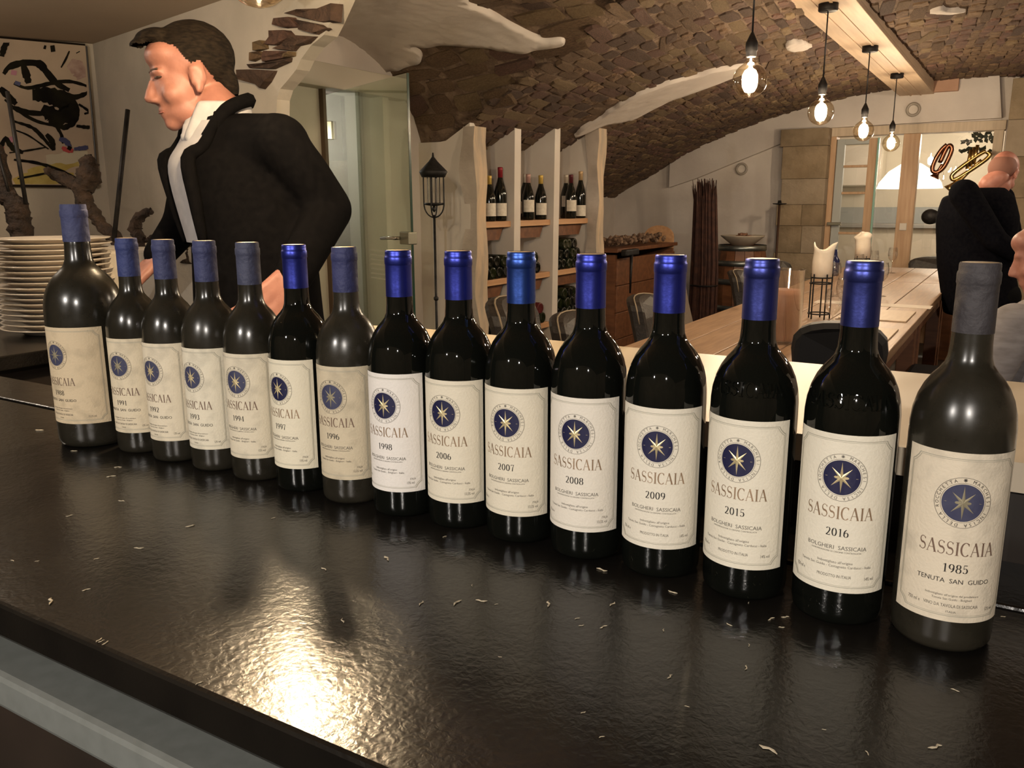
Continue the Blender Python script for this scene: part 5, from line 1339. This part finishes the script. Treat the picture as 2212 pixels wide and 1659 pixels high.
# lapel and collar
bm = bmesh.new(); tube(bm, catmull([neck1 - fwd * .07 + UP * .05, neck1 - fwd * .045 + UP * .05 + lat * side * .055, neck1 + fwd * .02 + UP * .02 + lat * side * .078, neck1 + fwd * .07 - UP * .05 + lat * side * .07], 5), [.018] * 16, 8)
obj('collar', bm, wool, man, True)
child('trousers', [('loft', [(hip + UP * .06, sax * 1.0, fax * 1.08), (hip - UP * .08, sax * 1.02, fax * 1.1)]), ('cap', hip + lat * side * .085, kneeN, .095, .072), ('cap', kneeN, ankN, .072, .06), ('cap', hip - lat * side * .085, kneeF, .095, .072), ('cap', kneeF, ankF, .072, .06)], .014, trouser)
for A in (ankN, ankF): child('shoe', [('ell', A + fwd * .07 - UP * .045, (.13, .05, .045), Matrix((fwd, lat, UP)).transposed())], .008, shoe, 2)

# ---------------- bending waiter at the table, seen from behind
D2 = 5.0
q = lambda u, v, d=0: atd(u, v, D2 + d)
f2 = (RIGHT * .75 + HEAD * .65).normalized(); l2 = UP.cross(f2).normalized()
fh2 = (f2 * .75 - UP * .66).normalized(); uh2 = fh2.cross(l2).normalized(); M2 = Matrix((fh2, l2, uh2)).transposed()
O2 = q(2168, 374); hp2, Lh2 = head_prims(M2, O2)
n2 = q(2138, 398)
s2a, s2b = q(2082, 418, -.12), q(2160, 430, .22); c2 = q(2110, 470, .05); w2_ = q(2105, 570, .05); h2 = q(2128, 640, .03)
e2a, r2a = q(2150, 520, -.22), q(2215, 560, -.2); e2b, r2b = q(2190, 540, .3), q(2230, 590, .25)
k2a, k2b = Vector((h2.x + .02, h2.y - .1, .5)), Vector((h2.x + .05, h2.y + .1, .5)); a2a, a2b = Vector((k2a.x, k2a.y, .09)), Vector((k2b.x, k2b.y, .09))
sx2, fx2 = l2 * .2, f2 * .13
core = [('loft', [(h2, sx2 * .85, fx2 * .9), (w2_, sx2 * .82, fx2 * .85), (c2, sx2 * .95, fx2 * .95), (q(2118, 418, .05), sx2 * .7, fx2 * .7)])]
arms = lambda k: [('cap', s2a, e2a, .05 * k, .04 * k), ('cap', e2a, r2a, .038 * k, .028 * k), ('cap', s2b, e2b, .05 * k, .04 * k), ('cap', e2b, r2b, .038 * k, .028 * k)]
legs = lambda k: [('cap', h2 - l2 * .09, k2a, .08 * k, .06 * k), ('cap', k2a, a2a, .055 * k, .04 * k), ('cap', h2 + l2 * .09, k2b, .08 * k, .06 * k), ('cap', k2b, a2b, .055 * k, .04 * k)]
w = blob('person', hp2 + [('cap', Lh2((-.03, 0, -.06)), n2, .055, .062)] + core + arms(1) + legs(1) + hand_prims(r2a, RIGHT * .8 - UP * .5, UP * -1) + hand_prims(r2b, RIGHT * .8 - UP * .5, UP * -1), .0085, skin_r, None, 2)
tag(w, 'man in black suit bending over beside the long table, seen from behind', 'person')
grow = [('loft', [(h2 - UP * .12, sx2 * 1.12, fx2 * 1.25), (w2_, sx2 * 1.08, fx2 * 1.22), (c2, sx2 * 1.18, fx2 * 1.25), (q(2112, 425, .05), sx2 * 1.02, fx2 * 1.0), (n2 - UP * .02, sx2 * .42, fx2 * .6)])]
blob('jacket', grow + [('cap', s2a, e2a, .085, .066), ('cap', e2a, r2a + (e2a - r2a) * .1, .066, .05), ('cap', s2b, e2b, .085, .066), ('cap', e2b, r2b + (e2b - r2b) * .1, .066, .05)], .015, wool_navy, w, 6)
blob('trousers', legs(1.35), .016, trouser, w)
blob('hair', [('ell', Lh2((-.045, 0, .005)), (.072, .079, .075), M2)], .008, mat('hair_cropped', (.30, .14, .10), rough=.8), w, 2)
for A in (a2a, a2b): blob('shoe', [('ell', A + f2 * .06 - UP * .045, (.13, .05, .045), Matrix((f2, l2, UP)).transposed())], .01, shoe, w, 2)

# ---------------- seated guest at the right border
D3 = 2.75
q = lambda u, v, d=0: atd(u, v, D3 + d)
f3 = (toleft * .8 + HEAD * .55).normalized(); l3 = UP.cross(f3).normalized(); fh3 = (f3 * .95 - UP * .3).normalized(); M3 = Matrix((fh3, l3, fh3.cross(l3))).transposed()
O3 = q(2262, 548); hp3, Lh3 = head_prims(M3, O3)
n3 = q(2262, 655); sA, sB = q(2190, 705, -.16), q(2225, 690, .22); c3 = q(2235, 760, .02); h3 = q(2250, 960, .05); h3.z = .55
eA, rA = q(2115, 850, -.16), q(2150, 860, .05); eB, rB = q(2150, 830, .25), q(2160, 850, .3)
rA.z = max(rA.z, .79); rB.z = max(rB.z, .79)
kA, kB = h3 + f3 * .34 - l3 * .1, h3 + f3 * .34 + l3 * .1; aA, aB = Vector((kA.x, kA.y, .09)), Vector((kB.x, kB.y, .09))
sx3, fx3 = l3 * .19, f3 * .12
g = blob('person', hp3 + [('cap', Lh3((-.03, 0, -.06)), n3, .055, .06), ('loft', [(h3, sx3 * .9, fx3), (c3, sx3 * .9, fx3), (n3 - UP * .05, sx3 * .7, fx3 * .8)]), ('cap', sA, eA, .045, .038), ('cap', eA, rA, .036, .027), ('cap', sB, eB, .045, .038), ('cap', eB, rB, .036, .027), ('cap', h3 - l3 * .09, kA, .075, .06), ('cap', kA, aA, .055, .04), ('cap', h3 + l3 * .09, kB, .075, .06), ('cap', kB, aB, .055, .04)] + hand_prims(rA, toleft, -UP, 1, .4) + hand_prims(rB, toleft, -UP, 1, .4), .0085, skin, None, 2)
tag(g, 'seated guest in grey shirt cut off by the right border', 'person')
blob('shirt', [('loft', [(h3 + UP * .03, sx3 * 1.05, fx3 * 1.25), (c3, sx3 * 1.08, fx3 * 1.2), (n3 - UP * .06, sx3 * 1.0, fx3 * 1.0), (n3 + UP * .01, sx3 * .4, fx3 * .6)]), ('cap', sA, eA, .075, .062), ('cap', eA, rA + (eA - rA) * .3, .06, .05), ('cap', sB, eB, .075, .062), ('cap', eB, rB + (eB - rB) * .3, .06, .05)], .013, mat('shirt_grey', (.22, .20, .20), (.30, .28, .28), 16, .85, stretch=(1, 1, 4)), g, 5)
blob('trousers', [('cap', h3 - l3 * .09, kA, .095, .078), ('cap', kA, aA, .072, .055), ('cap', h3 + l3 * .09, kB, .095, .078), ('cap', kB, aB, .072, .055), ('ell', h3, (.19, .17, .12), None)], .014, trouser, g)
blob('hair', [('ell', Lh3((-.04, 0, .05)), (.085, .08, .07), M3)], .009, hairm, g, 2)
for A in (aA, aB): blob('shoe', [('ell', A + f3 * .06 - UP * .045, (.12, .048, .045), Matrix((f3, l3, UP)).transposed())], .01, shoe, g, 2)
sr = chair((h3.x - f3.x * .03, h3.y - f3.y * .03, 0), math.atan2(f3.y, f3.x) - PI / 2, .9, mat('dark_brown_leather', (.03, .02, .015), rough=.5), 'dark brown chair of the seated guest at the right border', .46, False)
